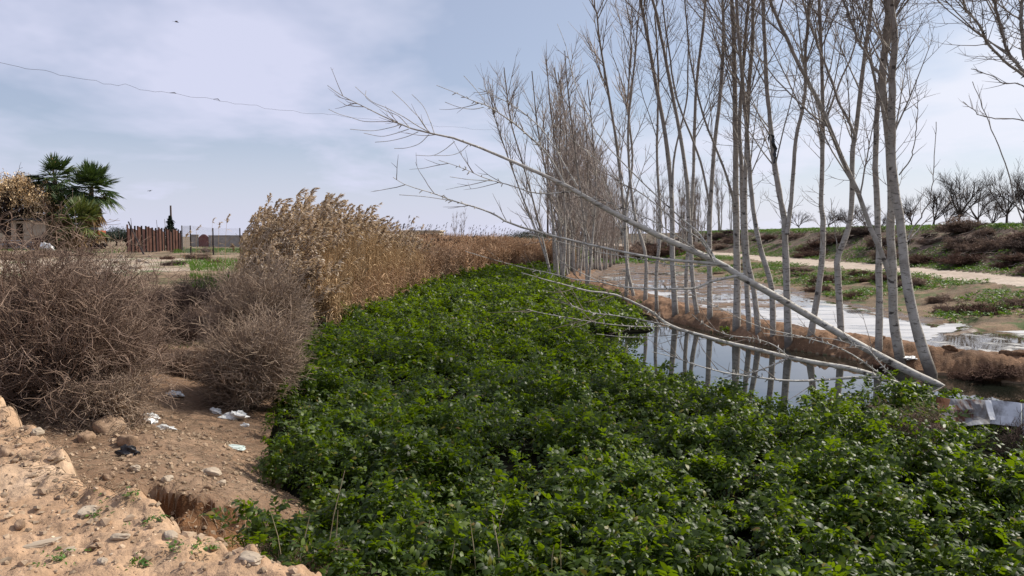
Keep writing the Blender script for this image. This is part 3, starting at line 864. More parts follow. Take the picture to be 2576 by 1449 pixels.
# a few lone plumed reeds left of the stand
for q, (u, vb, vt, Y, lab) in enumerate([(184.5, 256, 230, 47, 'lone thin reed with one drooping plume, leftmost of the stray reeds'), (196, 258, 226, 47, 'lone reed with a big drooping plume beside the thin leftmost one'), (211, 257, 217, 45, 'stray reed with tall narrow plume just left of the reed stand'), (218, 256, 222, 45, 'stray reed with bushy plume touching the left side of the reed stand'), (225, 258, 214, 40, 'tallest stray reed at the left shoulder of the reed stand')]):
    b0 = W(u, vb, Y); b0[2] = hz1(b0[0], b0[1])
    tp = W(u, vt, Y)
    r = empty('reed', b0, lab, 'reed', 'stray reeds left of the reed stand')
    a = MB(); p_ = MB()
    reeds(np.array([b0[0]]), np.array([Y * 1.0]), np.array([tp[2] - 0.25]), a, p_, 2, 1.0, 0.02, 0.012, 1.5)
    for m_ in (a, p_):
        for i in range(len(m_.v)): m_.v[i] = m_.v[i] - b0
    a.build('stem', M_stem, r); p_.build('plume', M_plume, r)

# ------------------------------------------------------------------ dry shrubs
M_twig = simple('dry_shrub_twig', (0.155, 0.105, 0.078), (0.30, 0.215, 0.16), 2.2, 0.85, 0.2, 0, island=0.45)
M_twig_pale = simple('pale_shrub_twig', (0.23, 0.165, 0.12), (0.42, 0.32, 0.235), 2.2, 0.85, 0.2, 0, island=0.45)
M_twig_dark = simple('dark_shrub_twig', (0.05, 0.033, 0.027), (0.105, 0.07, 0.056), 2.2, 0.85, 0.2, 0, island=0.4)


def shrub(mb, c, rx, ry, h, n0=120, n1=9, n2=5, curl=0.14, rad=0.008, fan=1.15, lean=(0, 0), up=0.04, K=7, twig=0.0016, sub=(0.42, 0.2)):
    a = rng.uniform(0, 2 * PI, n0); th = fan * np.sqrt(rng.random(n0))
    nk = max(4, n0 // 14); ka = rng.uniform(0, 2 * PI, nk); kt = fan * np.sqrt(rng.random(nk)); kl = rng.uniform(0.6, 1.12, nk); ki = rng.integers(0, nk, n0)
    pick = rng.random(n0) < 0.75
    a = np.where(pick, ka[ki] + rng.normal(size=n0) * 0.28, a); th = np.where(pick, kt[ki] + rng.normal(size=n0) * 0.16, th)
    d = np.stack([np.cos(a) * np.sin(th) * rx / h, np.sin(a) * np.sin(th) * ry / h, np.cos(th)], 1)
    d[:, 0] += lean[0]; d[:, 1] += lean[1]
    nrm_ = np.linalg.norm(d, axis=1, keepdims=True)
    L = h * nrm_[:, 0] * np.where(pick, kl[ki], 0.8) * rng.uniform(0.45, 1.08, n0)
    d /= nrm_
    b = np.zeros((n0, 3)); b[:, 0] = np.cos(a) * rx * 0.22 * rng.random(n0); b[:, 1] = np.sin(a) * ry * 0.22 * rng.random(n0)
    pos = b.copy(); out = [pos]; dv = d
    for k in range(K - 1):
        dv = dv + rng.normal(size=dv.shape) * curl + np.array([0, 0, 0.02])
        dv /= np.linalg.norm(dv, axis=1, keepdims=True)
        pos = pos + dv * (L / (K - 1))[:, None]; out.append(pos)
    P = np.stack(out, 1); P[..., 2] = np.maximum(P[..., 2], 0.02)
    R = rad * (1 - 0.8 * np.linspace(0, 1, K))[None] * rng.uniform(0.6, 1.3, n0)[:, None]
    mb.tubes(P, R, 4)
    P1, R1 = grow(P, R, n1, (0.15, 1.0), h * sub[0], 0.7, up, curl * 1.3, 5, rad * 0.5, 0.6, twig)
    P1[..., 2] = np.maximum(P1[..., 2], 0.02)
    mb.tubes(P1, R1, 3)
    if n2:
        P2, R2 = grow(P1, R1, n2, (0.2, 1.0), h * sub[1], 0.8, up, curl * 1.6, 4, rad * 0.3, 0.7, twig)
        P2[..., 2] = np.maximum(P2[..., 2], 0.02)
        mb.tubes(P2, R2, 3)


def place_shrub(lab, x, y, rx, ry, h, mat, group='dry shrubs on the left bank', **kw):
    mb = MB(); shrub(mb, None, rx, ry, h, **kw)
    o = mb.build('dry_shrub', mat)
    o.location = (x, y, hz1(x, y) - 0.03)
    return tag(o, lab, 'shrub', group)


place_shrub('largest dry shrub, a dark brown tangle of curly twigs above the sandy heap', -5.95, 9.8, 1.5, 1.3, 2.45, M_twig, n0=300, n1=12, n2=5, curl=0.125, rad=0.010, fan=1.08, up=0.0, twig=0.0022, sub=(0.36, 0.15))
place_shrub('low sprawling pale dry shrub drooping over the slope beside the largest shrub', -5.0, 9.2, 0.8, 0.55, 0.8, M_twig_pale, n0=160, n1=10, n2=5, curl=0.2, rad=0.007, fan=1.5, up=-0.02, twig=0.002)
place_shrub('rounded broom-like grey brown dry shrub against the green plants', -4.2, 12.0, 0.72, 0.85, 1.5, M_twig_pale, n0=380, n1=11, n2=5, curl=0.08, rad=0.006, fan=1.0, lean=(0.12, 0), up=0.03, twig=0.0022)
place_shrub('tall pale feathery dry shrub in front of the reeds', -5.15, 15.0, 0.95, 1.0, 2.1, M_twig_pale, n0=280, n1=11, n2=4, curl=0.08, rad=0.006, fan=0.8, lean=(0.15, 0), up=0.04, twig=0.0026)
place_shrub('small very dark rounded dry shrub on the bare ground behind the largest shrub', -7.9, 18.6, 1.1, 0.9, 1.1, M_twig_dark, n0=260, n1=11, n2=5, curl=0.14, rad=0.008, fan=1.2, twig=0.003)
place_shrub('straggly brown dry shrub between the dark shrub and the reeds', -6.6, 17.6, 1.2, 0.9, 1.0, M_twig, n0=170, n1=9, n2=4, curl=0.14, rad=0.007, fan=1.1, twig=0.003)
place_shrub('wispy brown dry shrub at the foot of the tall reeds', -6.9, 21.2, 1.5, 1.0, 1.5, M_twig_pale, n0=200, n1=9, n2=4, curl=0.1, rad=0.008, fan=0.9, twig=0.003)
place_shrub('thin open dry shrub standing at the back of the largest shrub', -7.1, 12.4, 1.9, 1.2, 2.25, M_twig, n0=190, n1=10, n2=4, curl=0.2, rad=0.008, fan=1.15, twig=0.0022)
place_shrub('low dry brush between the largest shrub and the broom-like one', -5.6, 13.3, 0.8, 0.7, 0.5, M_twig, n0=130, n1=9, n2=4, curl=0.15, rad=0.007, fan=1.2, twig=0.0022)
place_shrub('spiky grey dead shrub at the very bottom, in front of the green plants', -1.75, 5.75, 0.75, 0.45, 0.42, M_twig, group='dead scrub among the green plants', n0=150, n1=7, n2=3, curl=0.14, rad=0.004, fan=1.25, twig=0.0012)
place_shrub('brown tangle of dead stems among the green plants near the rusty sheet', 5.05, 9.45, 0.62, 0.45, 0.78, M_twig, group='dead scrub among the green plants', n0=150, n1=9, n2=5, curl=0.3, rad=0.004, fan=1.4, twig=0.0016)
place_shrub('sparse dark dead stems at the right edge in front of the white panels', 6.35, 9.35, 0.5, 0.3, 0.75, M_twig_dark, group='dead scrub among the green plants', n0=22, n1=6, n2=3, curl=0.2, rad=0.006, fan=1.1, twig=0.0018)

for x, y, h_, m_, lab in [(-7.2, 16.2, .7, M_twig_dark, 'ankle-high dark scrub just behind the largest shrub'), (-7.6, 22.5, .9, M_twig, 'brown scrub at the left foot of the reed stand'), (-8.6, 24.5, 1.1, M_twig_pale, 'pale scrub at the far left corner of the reed stand'), (-5.6, 19.0, .9, M_twig_pale, 'pale scrub in front of the right half of the reeds'), (-9.5, 21.0, .7, M_twig, 'low brown scrub beside the field left of the dark shrub'), (-11.0, 18.0, .8, M_twig, 'low brown scrub at the far left behind the largest shrub')]:
    place_shrub(lab, x, y, .9, .8, h_, m_, n0=140, n1=9, n2=4, curl=.13, rad=.007, fan=1.1, twig=.003)
# ------------------------------------------------------------------ bark
def barkmat(name, pale, dark, mark=(0.05, 0.04, 0.035), standing=True):
    t = NT(name)
    v = t.coord((1, 1, 1))
    c = t.ramp(t.noise(v, 3.5, 6, 0.68), [(0.36, dark), (0.58, pale)])
    lm = t.ramp(t.noise(t.coord((7, 7, 26)), 1.0, 4, 0.6), [(0.56, 0.0), (0.63, 0.9)])
    sp = t.ramp(t.noise(t.coord((3, 3, 5)), 1.3, 3, 0.6), [(0.62, 0.0), (0.67, 0.9)])
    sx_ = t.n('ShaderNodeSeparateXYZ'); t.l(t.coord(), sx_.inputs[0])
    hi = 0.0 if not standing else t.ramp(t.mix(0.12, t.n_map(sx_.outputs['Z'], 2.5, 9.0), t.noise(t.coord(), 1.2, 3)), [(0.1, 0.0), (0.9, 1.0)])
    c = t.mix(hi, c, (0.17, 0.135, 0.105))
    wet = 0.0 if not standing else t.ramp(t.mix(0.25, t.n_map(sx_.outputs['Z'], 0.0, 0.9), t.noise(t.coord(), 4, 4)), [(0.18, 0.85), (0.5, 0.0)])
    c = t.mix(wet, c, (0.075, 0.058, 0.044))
    c = t.mix(lm, c, tuple(x * 0.45 for x in dark)); c = t.mix(sp, c, mark)
    h = t.noise(t.coord((9, 9, 14)), 2.0, 6, 0.65)
    return t.done(t.bsdf(c, 0.75, 0.3, h, 0.5, 0.012))
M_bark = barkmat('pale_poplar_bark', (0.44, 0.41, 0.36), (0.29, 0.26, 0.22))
M_bark_hi = barkmat('brown_poplar_limb_bark', (0.24, 0.205, 0.165), (0.155, 0.125, 0.10))
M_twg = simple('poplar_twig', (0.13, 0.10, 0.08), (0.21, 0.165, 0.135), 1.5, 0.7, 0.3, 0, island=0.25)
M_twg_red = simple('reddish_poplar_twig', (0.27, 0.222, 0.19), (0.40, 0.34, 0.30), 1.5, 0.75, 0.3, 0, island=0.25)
M_fall = barkmat('fallen_poplar_bark', (0.55, 0.525, 0.47), (0.38, 0.35, 0.30), standing=False)
M_orch = simple('orchard_bark', (0.045, 0.035, 0.03), (0.085, 0.066, 0.055), 2, 0.85, 0.2, 0)


def sub(mb, c):
    for i in range(len(mb.v)):
        mb.v[i] = mb.v[i] - np.asarray(c)
    return mb


def traced(pts, y0, w0, w1, dy=0.0, n=26, ext=0.0):
    """a stem along photo pixels (2576 wide), standing y0 metres ahead and leaning dy towards or away"""
    w0, w1 = w0 * 0.70, w1 * 0.80
    p = spline(np.array(pts, float), n)
    P = np.array([W2(u, v, y0 + dy * i / (n - 1)) for i, (u, v) in enumerate(p)])
    s = np.linspace(0, 1, n)
    P[1:, 1] += 0.05 * np.cumsum(rng.normal(size=n - 1)) * 0.5
    if ext:
        d = P[-1] - P[-4]; d /= np.linalg.norm(d)
        k = 8
        e = P[-1] + (np.linspace(1 / k, 1, k) * ext)[:, None] * (d + [0, 0, 0.2]) + np.cumsum(rng.normal(size=(k, 3)) * 0.03, 0)
        r1 = w1 * 0.5 * y0 / 1932
        R = np.concatenate([(w0 + (w1 - w0) * s ** 0.8) * 0.5 * y0 / 1932, np.linspace(r1, 0.01, k + 1)[1:]])
        return np.vstack([P, e]), R
    return P, (w0 + (w1 - w0) * s ** 0.8) * 0.5 * y0 / 1932


TREES = [
 ('poplar just beyond the right border, its drooping limbs reaching in', [([(2745, 985), (2730, 800), (2722, 600), (2712, 400), (2690, 250), (2670, 100), (2655, -20)], 36, 20, 0.2, 2.5), ([(2700, 330), (2640, 240), (2576, 199), (2528, 164), (2489, 129), (2461, 94), (2434, 55), (2410, 31), (2393, 0), (2378, -40)], 11, 5, -.4, 1.0), ([(2695, 280), (2640, 225), (2576, 180), (2551, 156), (2532, 121), (2516, 74), (2504, 31), (2492, 0), (2478, -50)], 13, 8, .4, 1.5), ([(2690, 250), (2620, 200), (2580, 150), (2571, 78), (2567, 39), (2569, 0), (2565, -50)], 14, 10, .6, 1.5), ([(2705, 360), (2650, 330), (2576, 297), (2520, 295), (2473, 277), (2440, 250)], 6, 2, .2, 0), ([(2705, 330), (2660, 260), (2576, 213), (2532, 207), (2496, 187), (2446, 172)], 6, 2, -.2, 0), ([(2725, 760), (2640, 690), (2576, 562), (2543, 480), (2512, 406), (2481, 332), (2453, 266), (2429, 211)], 7, 2, .5, 0)]),
 # base y from photo, stems [(points, base width, top width, dy, ext)], label
 ('stout pale poplar with an old scar at the right end of the bank row', [([(2343, 942), (2300, 800), (2285, 690), (2275, 566), (2258, 430), (2256, 312), (2254, 200), (2262, 98), (2252, 0)], 38, 19, 0.3, 3.2), ([(2285, 600), (2320, 545), (2350, 500), (2372, 430), (2378, 300)], 6, 2, -.5, 0), ([(2280, 610), (2330, 560), (2400, 500), (2440, 470)], 5, 1.5, .8, 0), ([(2262, 440), (2290, 380), (2308, 280), (2300, 200)], 5, 1.5, -.6, 0)]),
 ('pale poplar second from the right, splitting low into a long left limb', [([(2268, 925), (2245, 800), (2240, 720), (2240, 640), (2238, 566), (2240, 430), (2226, 273), (2219, 195), (2231, 59), (2233, -10)], 34, 20, 0.2, 3.0), ([(2242, 715), (2232, 670), (2205, 595), (2160, 470), (2100, 340), (2063, 250), (2020, 176), (1971, 66), (1940, -5)], 20, 9, -0.8, 2.5), ([(2219, 200), (2180, 140), (2140, 60), (2120, -5)], 10, 6, 0.5, 2)]),
 ('straight slim poplar whose base hides behind the fallen trunk', [([(2210, 908), (2215, 700), (2213, 566), (2207, 390), (2207, 273), (2214, 190), (2235, 100), (2245, 0)], 27, 10, 0.6, 2.5)]),
 ('forked poplar with a broad bend where its upper stem veers right', [([(2116, 884), (2110, 720), (2106, 650), (2128, 590), (2141, 520), (2147, 390), (2156, 332), (2176, 176), (2195, 39), (2198, -5)], 25, 10, 0.2, 2.8), ([(2150, 340), (2108, 250), (2070, 150), (2040, 60), (2022, -5)], 10, 5, 0.6, 2.0), ([(2108, 655), (2095, 560), (2080, 500)], 4, 1.5, 0, 0)]),
 ('leaning poplar whose foot slants left behind the fallen trunk', [([(2036, 875), (2052, 770), (2066, 660), (2071, 566), (2067, 508), (2069, 390), (2071, 312), (2067, 156), (2061, -5)], 25, 9, 0.3, 2.8), ([(2071, 320), (2110, 220), (2150, 120), (2180, 0)], 8, 4, 0.8, 1.5)]),
 ('poplar forking into a narrow V with torn black plastic on its left stem', [([(1984, 872), (1981, 720), (1977, 600), (1974, 547), (1961, 469), (1950, 371), (1944, 280), (1940, 195), (1932, -5)], 27, 11, 0.2, 2.8), ([(1980, 590), (1987, 508), (2000, 351), (2024, 234), (2026, 117), (2038, -5)], 17, 8, 0.7, 2.4)]),
 ('slim poplar with a kinked trunk just left of the narrow V-shaped one', [([(1946, 862), (1942, 735), (1918, 640), (1903, 566), (1891, 449), (1880, 300), (1866, 150), (1856, -5)], 22, 9, 0.3, 2.6)]),
 ('middle trunk of the tight trio of poplars at the pond edge', [([(1910, 855), (1900, 740), (1882, 640), (1877, 500), (1880, 380), (1886, 250), (1897, 100), (1901, -5)], 23, 10, 0.5, 2.6)]),
 ('left trunk of the tight trio of poplars at the pond edge', [([(1886, 850), (1876, 700), (1866, 560), (1862, 420), (1858, 300), (1870, 120), (1880, -5)], 20, 9, 0.8, 2.4)]),
 ('thick dark-based poplar left of the tight trio, its stem nearly plumb', [([(1853, 842), (1856, 700), (1851, 560), (1850, 420), (1849, 250), (1845, 100), (1840, -5)], 29, 11, 0.2, 2.6), ([(1850, 520), (1815, 400), (1770, 280), (1740, 150), (1725, 0)], 10, 4, -0.6, 1.5)]),
 ('poplar leaning a little right with limbs raised like an open hand', [([(1786, 822), (1784, 700), (1783, 560), (1792, 380), (1810, 220), (1818, 100), (1815, -5)], 21, 8, 0.4, 2.4), ([(1786, 520), (1760, 400), (1705, 260), (1680, 120), (1665, 0)], 9, 4, -0.5, 1.5)]),
 ('poplar whose stem sweeps up to the left from the pond corner', [([(1758, 812), (1742, 700), (1735, 560), (1722, 400), (1690, 220), (1658, 60), (1640, -5)], 19, 8, 0.4, 2.4)]),
 ('thin poplar standing close beside the left-sweeping one', [([(1730, 806), (1727, 690), (1738, 560), (1746, 400), (1752, 220), (1770, 60), (1775, -5)], 16, 7, 0.5, 2.2)]),
 ('stout poplar with a dark scar at its knee, left of the pond corner', [([(1700, 803), (1692, 660), (1690, 500), (1676, 360), (1648, 200), (1622, 50), (1612, -5)], 22, 8, 0.3, 2.2), ([(1690, 500), (1700, 380), (1730, 250), (1735, 120)], 9, 4, 0.4, 1)]),
 ('very thin poplar on the bank between two stouter ones', [([(1653, 792), (1650, 690), (1660, 560), (1652, 400), (1656, 200), (1648, 60)], 15, 5, 0.3, 1.5)]),
 ('thin poplar with a bent knee beside the crossing pair', [([(1623, 774), (1625, 650), (1602, 560), (1588, 470), (1582, 320), (1598, 160), (1606, 60)], 15, 5, 0.3, 1.5)]),
 ('right one of the crossing pair of slim poplars on the sandy bank', [([(1599, 764), (1580, 680), (1573, 600), (1578, 500), (1592, 400), (1580, 260), (1590, 120)], 14, 5, 0.4, 1.2)]),
 ('left one of the crossing pair of slim poplars, leaning far left above', [([(1575, 762), (1578, 660), (1572, 560), (1552, 380), (1530, 240), (1508, 110), (1500, 40)], 15, 5, 0.1, 1.2)]),
 ('slim twin-stemmed poplar alone at the sandy bend', [([(1476, 728), (1474, 610), (1462, 500), (1444, 360), (1428, 230), (1420, 130)], 11, 3, 0.2, 0), ([(1480, 724), (1490, 610), (1500, 480), (1492, 350), (1478, 200)], 11, 3, 0.6, 0)]),
 ('fan-shaped poplar of many stems leaning left, front of the dense far clump', [([(1390, 716), (1374, 640), (1345, 520), (1312, 400), (1284, 300), (1268, 170)], 10, 3, 0, 0), ([(1393, 716), (1360, 610), (1316, 500), (1276, 390), (1246, 300), (1234, 240)], 8, 2.5, -0.5, 0), ([(1406, 717), (1396, 600), (1382, 480), (1354, 330), (1338, 180)], 11, 3, 0.4, 0), ([(1416, 717), (1422, 600), (1415, 450), (1388, 300), (1374, 150)], 11, 3, 0.8, 0)]),
 ('many-stemmed poplar in the middle front of the dense far clump', [([(1446, 708), (1440, 600), (1426, 480), (1425, 330), (1404, 180)], 10, 3, 0, 0), ([(1432, 712), (1412, 600), (1400, 470), (1410, 300), (1395, 170)], 8, 3, .5, 0), ([(1458, 706), (1472, 560), (1480, 420), (1470, 260)], 9, 3, .9, 0)]),
]
roots = []
for k, (lab, stems_) in enumerate(TREES):
    u, v = stems_[0][0][0]
    b0 = G(u * 1024 / 2576, v * 1024 / 2576, 0.05)
    y0 = b0[1]
    near = y0 < 30
    r = empty('poplar_tree', b0, lab, 'tree', 'bare poplars along the muddy bank' if k < 20 else 'bare poplars of the dense far clump')
    tr = MB(); lb0 = MB(); tw = MB()
    for si, (pts, w0, w1, dy, ext) in enumerate(stems_):
        lb = MB() if si else lb0
        if si == 0: extra = []
        else: extra.append(lb)
        P, R = traced(pts, y0, w0, w1, dy, 26, ext)
        main = w0 > 9 or not near
        if si == 0 and near:
            P = np.vstack([P[0] - [0, 0, 0.4], P]); R = np.concatenate([[R[0] * 1.12], R])
            # root flare
            R[1:4] *= [1.08, 1.04, 1.01]
        R = R * (1 + 0.04 * rng.normal(size=len(R)))
        if not near and si > 0:
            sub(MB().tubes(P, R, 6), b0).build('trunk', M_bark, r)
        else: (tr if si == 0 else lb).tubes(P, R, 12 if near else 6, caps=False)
        if not main:
            B, BR = grow(P[None], R[None], 10, (0.2, 0.97), 0.45, 0.7, 0.06, 0.08, 5, 0.006, 0.6, 0.0015)
            tw.tubes(B, BR, 3)
            continue
        if near:
            lo = 0.42 if si == 0 else 0.2
            B1, R1 = grow(P[None], R[None], 12 if w0 > 20 else 8, (lo, 0.93), 3.1, 0.55, 0.055, 0.05, 8, 0.016, 0.42, 0.003, 0.35)
            (tr if si == 0 else lb).tubes(B1, R1, 5)
            B2, R2 = grow(B1, R1, 11, (0.15, 0.98), 0.95, 0.75, 0.09, 0.09, 5, 0.008, 0.6, 0.0018, 0.4)
            tw.tubes(B2, R2, 3)
            B3, R3 = grow(B2, R2, 3, (0.2, 0.9), 0.32, 0.8, 0.08, 0.1, 4, 0.004, 0.7, 0.0016, 0.4)
            tw.tubes(B3, R3, 3)
            B4, R4 = grow(P[None], R[None], 26, (0.25, 0.9), 0.75, 1.0, 0.12, 0.1, 6, 0.006, 0.3, 0.0016, 0.2)
            tw.tubes(B4, R4, 3)
            B5, R5 = grow(B4, R4, 3, (0.2, 0.9), 0.3, 0.8, 0.08, 0.1, 4, 0.004, 0.7, 0.0015, 0.4)
            tw.tubes(B5, R5, 3)
            # leaf-bud stubs on the bark
            B6, R6 = grow(P[None], R[None], 60, (0.02, 0.6), 0.05, 1.2, 0.0, 0.1, 3, 0.006, 0.5, 0.002, 0.0)
            B6, R6 = B6, R6
            tr.tubes(B6 + (B6[:, -1:] - B6[:, :1]) / (np.linalg.norm(B6[:, -1:] - B6[:, :1], axis=2, keepdims=True) + 1e-9) * (np.interp(0.3, [0, 1], [R[0], R[-1]]) * 0.7), R6 + 0.003, 4)
        else:
            B1, R1 = grow(P[None], R[None], 20, (0.22, 0.95), 2.6, 0.5, 0.07, 0.05, 7, 0.018, 0.5, 0.005, 0.4)
            (tr if si == 0 else lb).tubes(B1, R1, 4)
            B2, R2 = grow(B1, R1, 8, (0.1, 0.98), 1.0, 0.6, 0.10, 0.07, 4, 0.010, 0.7, 0.0045, 0.3)
            tw.tubes(B2, R2, 3)
    lb = lb0
    for m_ in (tr, lb, tw): sub(m_, b0)
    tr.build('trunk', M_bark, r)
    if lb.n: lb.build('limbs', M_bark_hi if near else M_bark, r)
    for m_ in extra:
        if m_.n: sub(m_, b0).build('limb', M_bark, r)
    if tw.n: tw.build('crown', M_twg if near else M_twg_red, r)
    roots.append(r)

# black plastic caught on the V-shaped poplar
mb = MB()
yb = roots[6].location.y - 0.22
P = np.array([W2(u, v, yb) for u, v in spline([(1938, 338), (1944, 345), (1947, 370), (1950, 395), (1946, 412)], 14)])
wv = np.array([.02, .05, .04, .035, .03, .04, .05, .04, .03, .035, .03, .02, .02, .006])
nx = 0.03 * rng.normal(size=(14, 3))
A = P + np.stack([wv, 0 * wv, 0 * wv], 1) + nx * .5; B = P - np.stack([wv, 0 * wv, 0 * wv], 1) + nx * .5; C = P + np.stack([0 * wv, -0.05 + nx[:, 0], 0 * wv], 1)
V = np.stack([A, C, B], 1).reshape(-1, 3)
mb.add(V, [(i * 3 + j, i * 3 + j + 1, i * 3 + j + 4, i * 3 + j + 3) for i in range(13) for j in range(2)])
P2 = np.array([W2(u, v, yb) for u, v in spline([(1936, 338), (1933, 350), (1935, 360)], 5)])
mb.tubes(P2, np.array([.012, .02, .018, .012, .004]), 5)
tag(mb.build('plastic_strip', simple('black_plastic', (0.008, 0.008, 0.009), (0.02, 0.02, 0.02), 5, 0.4, 0.5)), 'torn black plastic strip snagged on the stem of a forked poplar', 'litter')

# ------------------------------------------------------------------ fallen trees lying over the ditch
def px(lst, n=22):
    p = spline(np.array(lst, float), n)          # u, v, depth, width px
    P = np.array([W2(a, b, c) for a, b, c, d in p])
    return P, p[:, 3] * 0.5 * p[:, 2] / 1932


def z6(l, *rest):   # pixels read in the enlarged view of the crown
    return [(786 + .269 * a, 189 + .269 * b) for a, b in l]


def lin(pts, y0, y1, w0, w1):
    n = len(pts)
    return [(a, b, y0 + (y1 - y0) * i / (n - 1), w0 + (w1 - w0) * (i / (n - 1)) ** 0.85) for i, (a, b) in enumerate(pts)]


def fallen(name, lab, trunk, limbs, seed_b, twig_n, base):
    r = empty('fallen_tree', base, lab, 'tree', 'fallen poplars across the ditch')
    tr = MB(); lb = MB(); tw = MB()
    P, R = px(trunk, 34)
    R = R * (1 + 0.03 * rng.normal(size=len(R)))
    tr.tubes(P, R, 14, caps=True)
    allP = [(P, R, 22)]; lbs = [tr]
    for l in limbs:
        q, qr = px(l, 24); qr = qr * 0.5
        lb_ = MB().tubes(q, np.maximum(qr, 0.0045), 8); lbs.append(lb_)
        allP.append((q, qr, 10))
    for li, (q, qr, m) in enumerate(allP):
        if m == 10 and qr[0] * 1932 / q[0, 1] < 1.5: continue      # the traced shoots stay single
        lo = 0.45 if m == 22 else 0.25
        B, BR = grow(q[None], np.maximum(qr, 0.007)[None], int(m * (0.55 if m == 22 else 0.6)), (lo, 0.98), 0.7, 0.62, 0.04, 0.05, 8, 0.0045, 0.6, 0.0020, 0.35, bias=(0, 0, 0))
        tw.tubes(B, BR, 4)
        B2, R2 = grow(B, BR, 1, (0.2, 0.9), 0.22, 0.6, 0.03, 0.08, 5, 0.003, 0.8, 0.0018, 0.3)
        tw.tubes(B2, R2, 3)
        B6, R6 = grow(q[None], np.maximum(qr, 0.007)[None], 30, (0.02, 0.9), 0.06, 1.2, 0.0, 0.1, 3, 0.005, 0.5, 0.002, 0.0)
        off = np.interp(0.35, np.linspace(0, 1, len(qr)), qr) * 0.75
        lbs[li].tubes(B6, R6 + 0.004, 4)
    # bud knots along the fine twigs give them their knobbly line
    for m_ in lbs + [tw]: sub(m_, base)
    tr.build('trunk', M_fall, r)
    for m_ in lbs[1:]: m_.build('limb', M_fall, r)
    tw.build('crown', M_twg, r)
    return r


F1 = [(2392, 980, 14.3, 2), (2378, 974, 14.3, 9), (2350, 962, 14.3, 17), (2310, 945, 14.3, 19), (2250, 915, 14.3, 19.5), (2130, 850, 14.2, 18.5), (1960, 750, 14.0, 17), (1860, 694, 13.9, 16.5), (1800, 657, 13.8, 16), (1640, 585, 13.6, 14), (1500, 512, 13.4, 12.5), (1420, 465, 13.3, 10.5), (1280, 402, 13.2, 7), (1150, 350, 13.1, 5), (1050, 328, 13.0, 3.8), (980, 300, 12.9, 3), (907, 264, 12.9, 2.2), (859, 240, 12.9, 1.8), (824, 215, 12.9, 1.2)]
L1 = [
 lin([(1810, 664), (1700, 655), (1640, 648), (1480, 615), (1300, 568), (1243, 539), (1198, 522), (1136, 504), (1095, 488), (1023, 466), (989, 446)], 13.8, 12.0, 17, 2),
 lin([(1138, 505), (1070, 495), (1004, 490)], 12.3, 12.2, 4, 2),
 lin([(1800, 664), (1798, 650), (1784, 626), (1766, 598), (1748, 577), (1698, 535), (1598, 441), (1508, 344), (1469, 265), (1440, 190), (1425, 120), (1402, 60)], 13.8, 14.8, 13, 2),
 lin([(1796, 660), (1766, 608), (1720, 575), (1675, 535), (1610, 484), (1559, 457), (1500, 400), (1450, 360), (1390, 310)], 13.7, 12.8, 10, 2),
 lin([(1420, 462)] + z6([(2200, 740), (2000, 550), (1870, 440), (1720, 340), (1620, 280), (1500, 240), (1350, 170), (1160, 95)]), 13.3, 12.6, 11, 2),
 lin(z6([(2480, 1040), (2380, 880), (2250, 650), (2110, 470), (1900, 300), (1700, 190), (1550, 120)]), 13.4, 14.2, 9, 2),
 lin(z6([(2440, 1085), (2200, 1108), (2050, 1095), (1850, 1030), (1700, 990), (1580, 950), (1450, 890), (1320, 840), (1180, 795)]), 13.4, 12.6, 7, 2),
 lin(z6([(1700, 990), (1600, 985), (1450, 975), (1285, 950)]), 12.8, 12.5, 4, 2),
 lin(z6([(1620, 280), (1580, 200), (1500, 100), (1415, 5)]), 12.8, 12.8, 4, 2),
 lin(z6([(1600, 300), (1500, 318), (1370, 300), (1240, 252)]), 12.8, 12.6, 4, 2),
 lin(z6([(780, 435), (640, 435), (480, 432), (360, 395), (250, 365), (150, 318)]), 12.9, 12.7, 4, 2),
 lin(z6([(1100, 540), (960, 460), (860, 395), (700, 310), (570, 255), (480, 180), (400, 108)]), 13.0, 13.2, 5, 2),
 lin(z6([(900, 480), (800, 380), (680, 330), (510, 220), (500, 145)]), 13.0, 13.2, 4, 2),
 lin(z6([(1080, 520), (1000, 400), (940, 340), (850, 245), (745, 150)]), 13.0, 12.8, 4, 2),
 lin(z6([(1140, 545), (1100, 430), (1035, 290), (930, 180)]), 13.0, 13.2, 4, 2),
 lin(z6([(830, 460), (730, 490), (560, 520), (350, 505)]), 13.0, 12.8, 4, 2),
 lin(z6([(900, 505), (760, 550), (640, 572), (480, 542)]), 13.0, 12.8, 4, 2),
 lin(z6([(990, 530), (870, 580), (720, 615), (585, 627)]), 13.0, 12.8, 4, 2),
 lin(z6([(1090, 555), (1000, 640), (880, 680), (765, 686)]), 13.0, 12.8, 4, 2),
 lin(z6([(1330, 620), (1230, 700), (1120, 752), (965, 748)]), 13.1, 12.9, 4, 2),
 lin(z6([(1455, 655), (1380, 720), (1280, 750), (1140, 752)]), 13.1, 12.9, 4, 2),
 lin([(1870, 690), (1824, 700), (1796, 706), (1758, 721), (1736, 726), (1675, 727), (1599, 725), (1553, 720), (1508, 709), (1447, 703), (1379, 686), (1325, 675), (1258, 658), (1170, 632)], 13.9, 11.8, 16, 2),
 lin([(1508, 709), (1450, 680), (1400, 650)], 12.3, 12.2, 5, 2),
 lin([(1790, 665), (1740, 620), (1650, 560), (1560, 520), (1500, 500), (1440, 490)], 13.8, 13.2, 8, 2),
 lin([(1800, 668), (1700, 668), (1600, 650), (1500, 633), (1400, 606), (1330, 590)], 13.8, 12.6, 7, 2),
]
fallen('fallen_tree', 'long pale fallen poplar leaning from the pond up to the left across the sky', F1, L1, 1, 0, G(942, 387, 0.0))
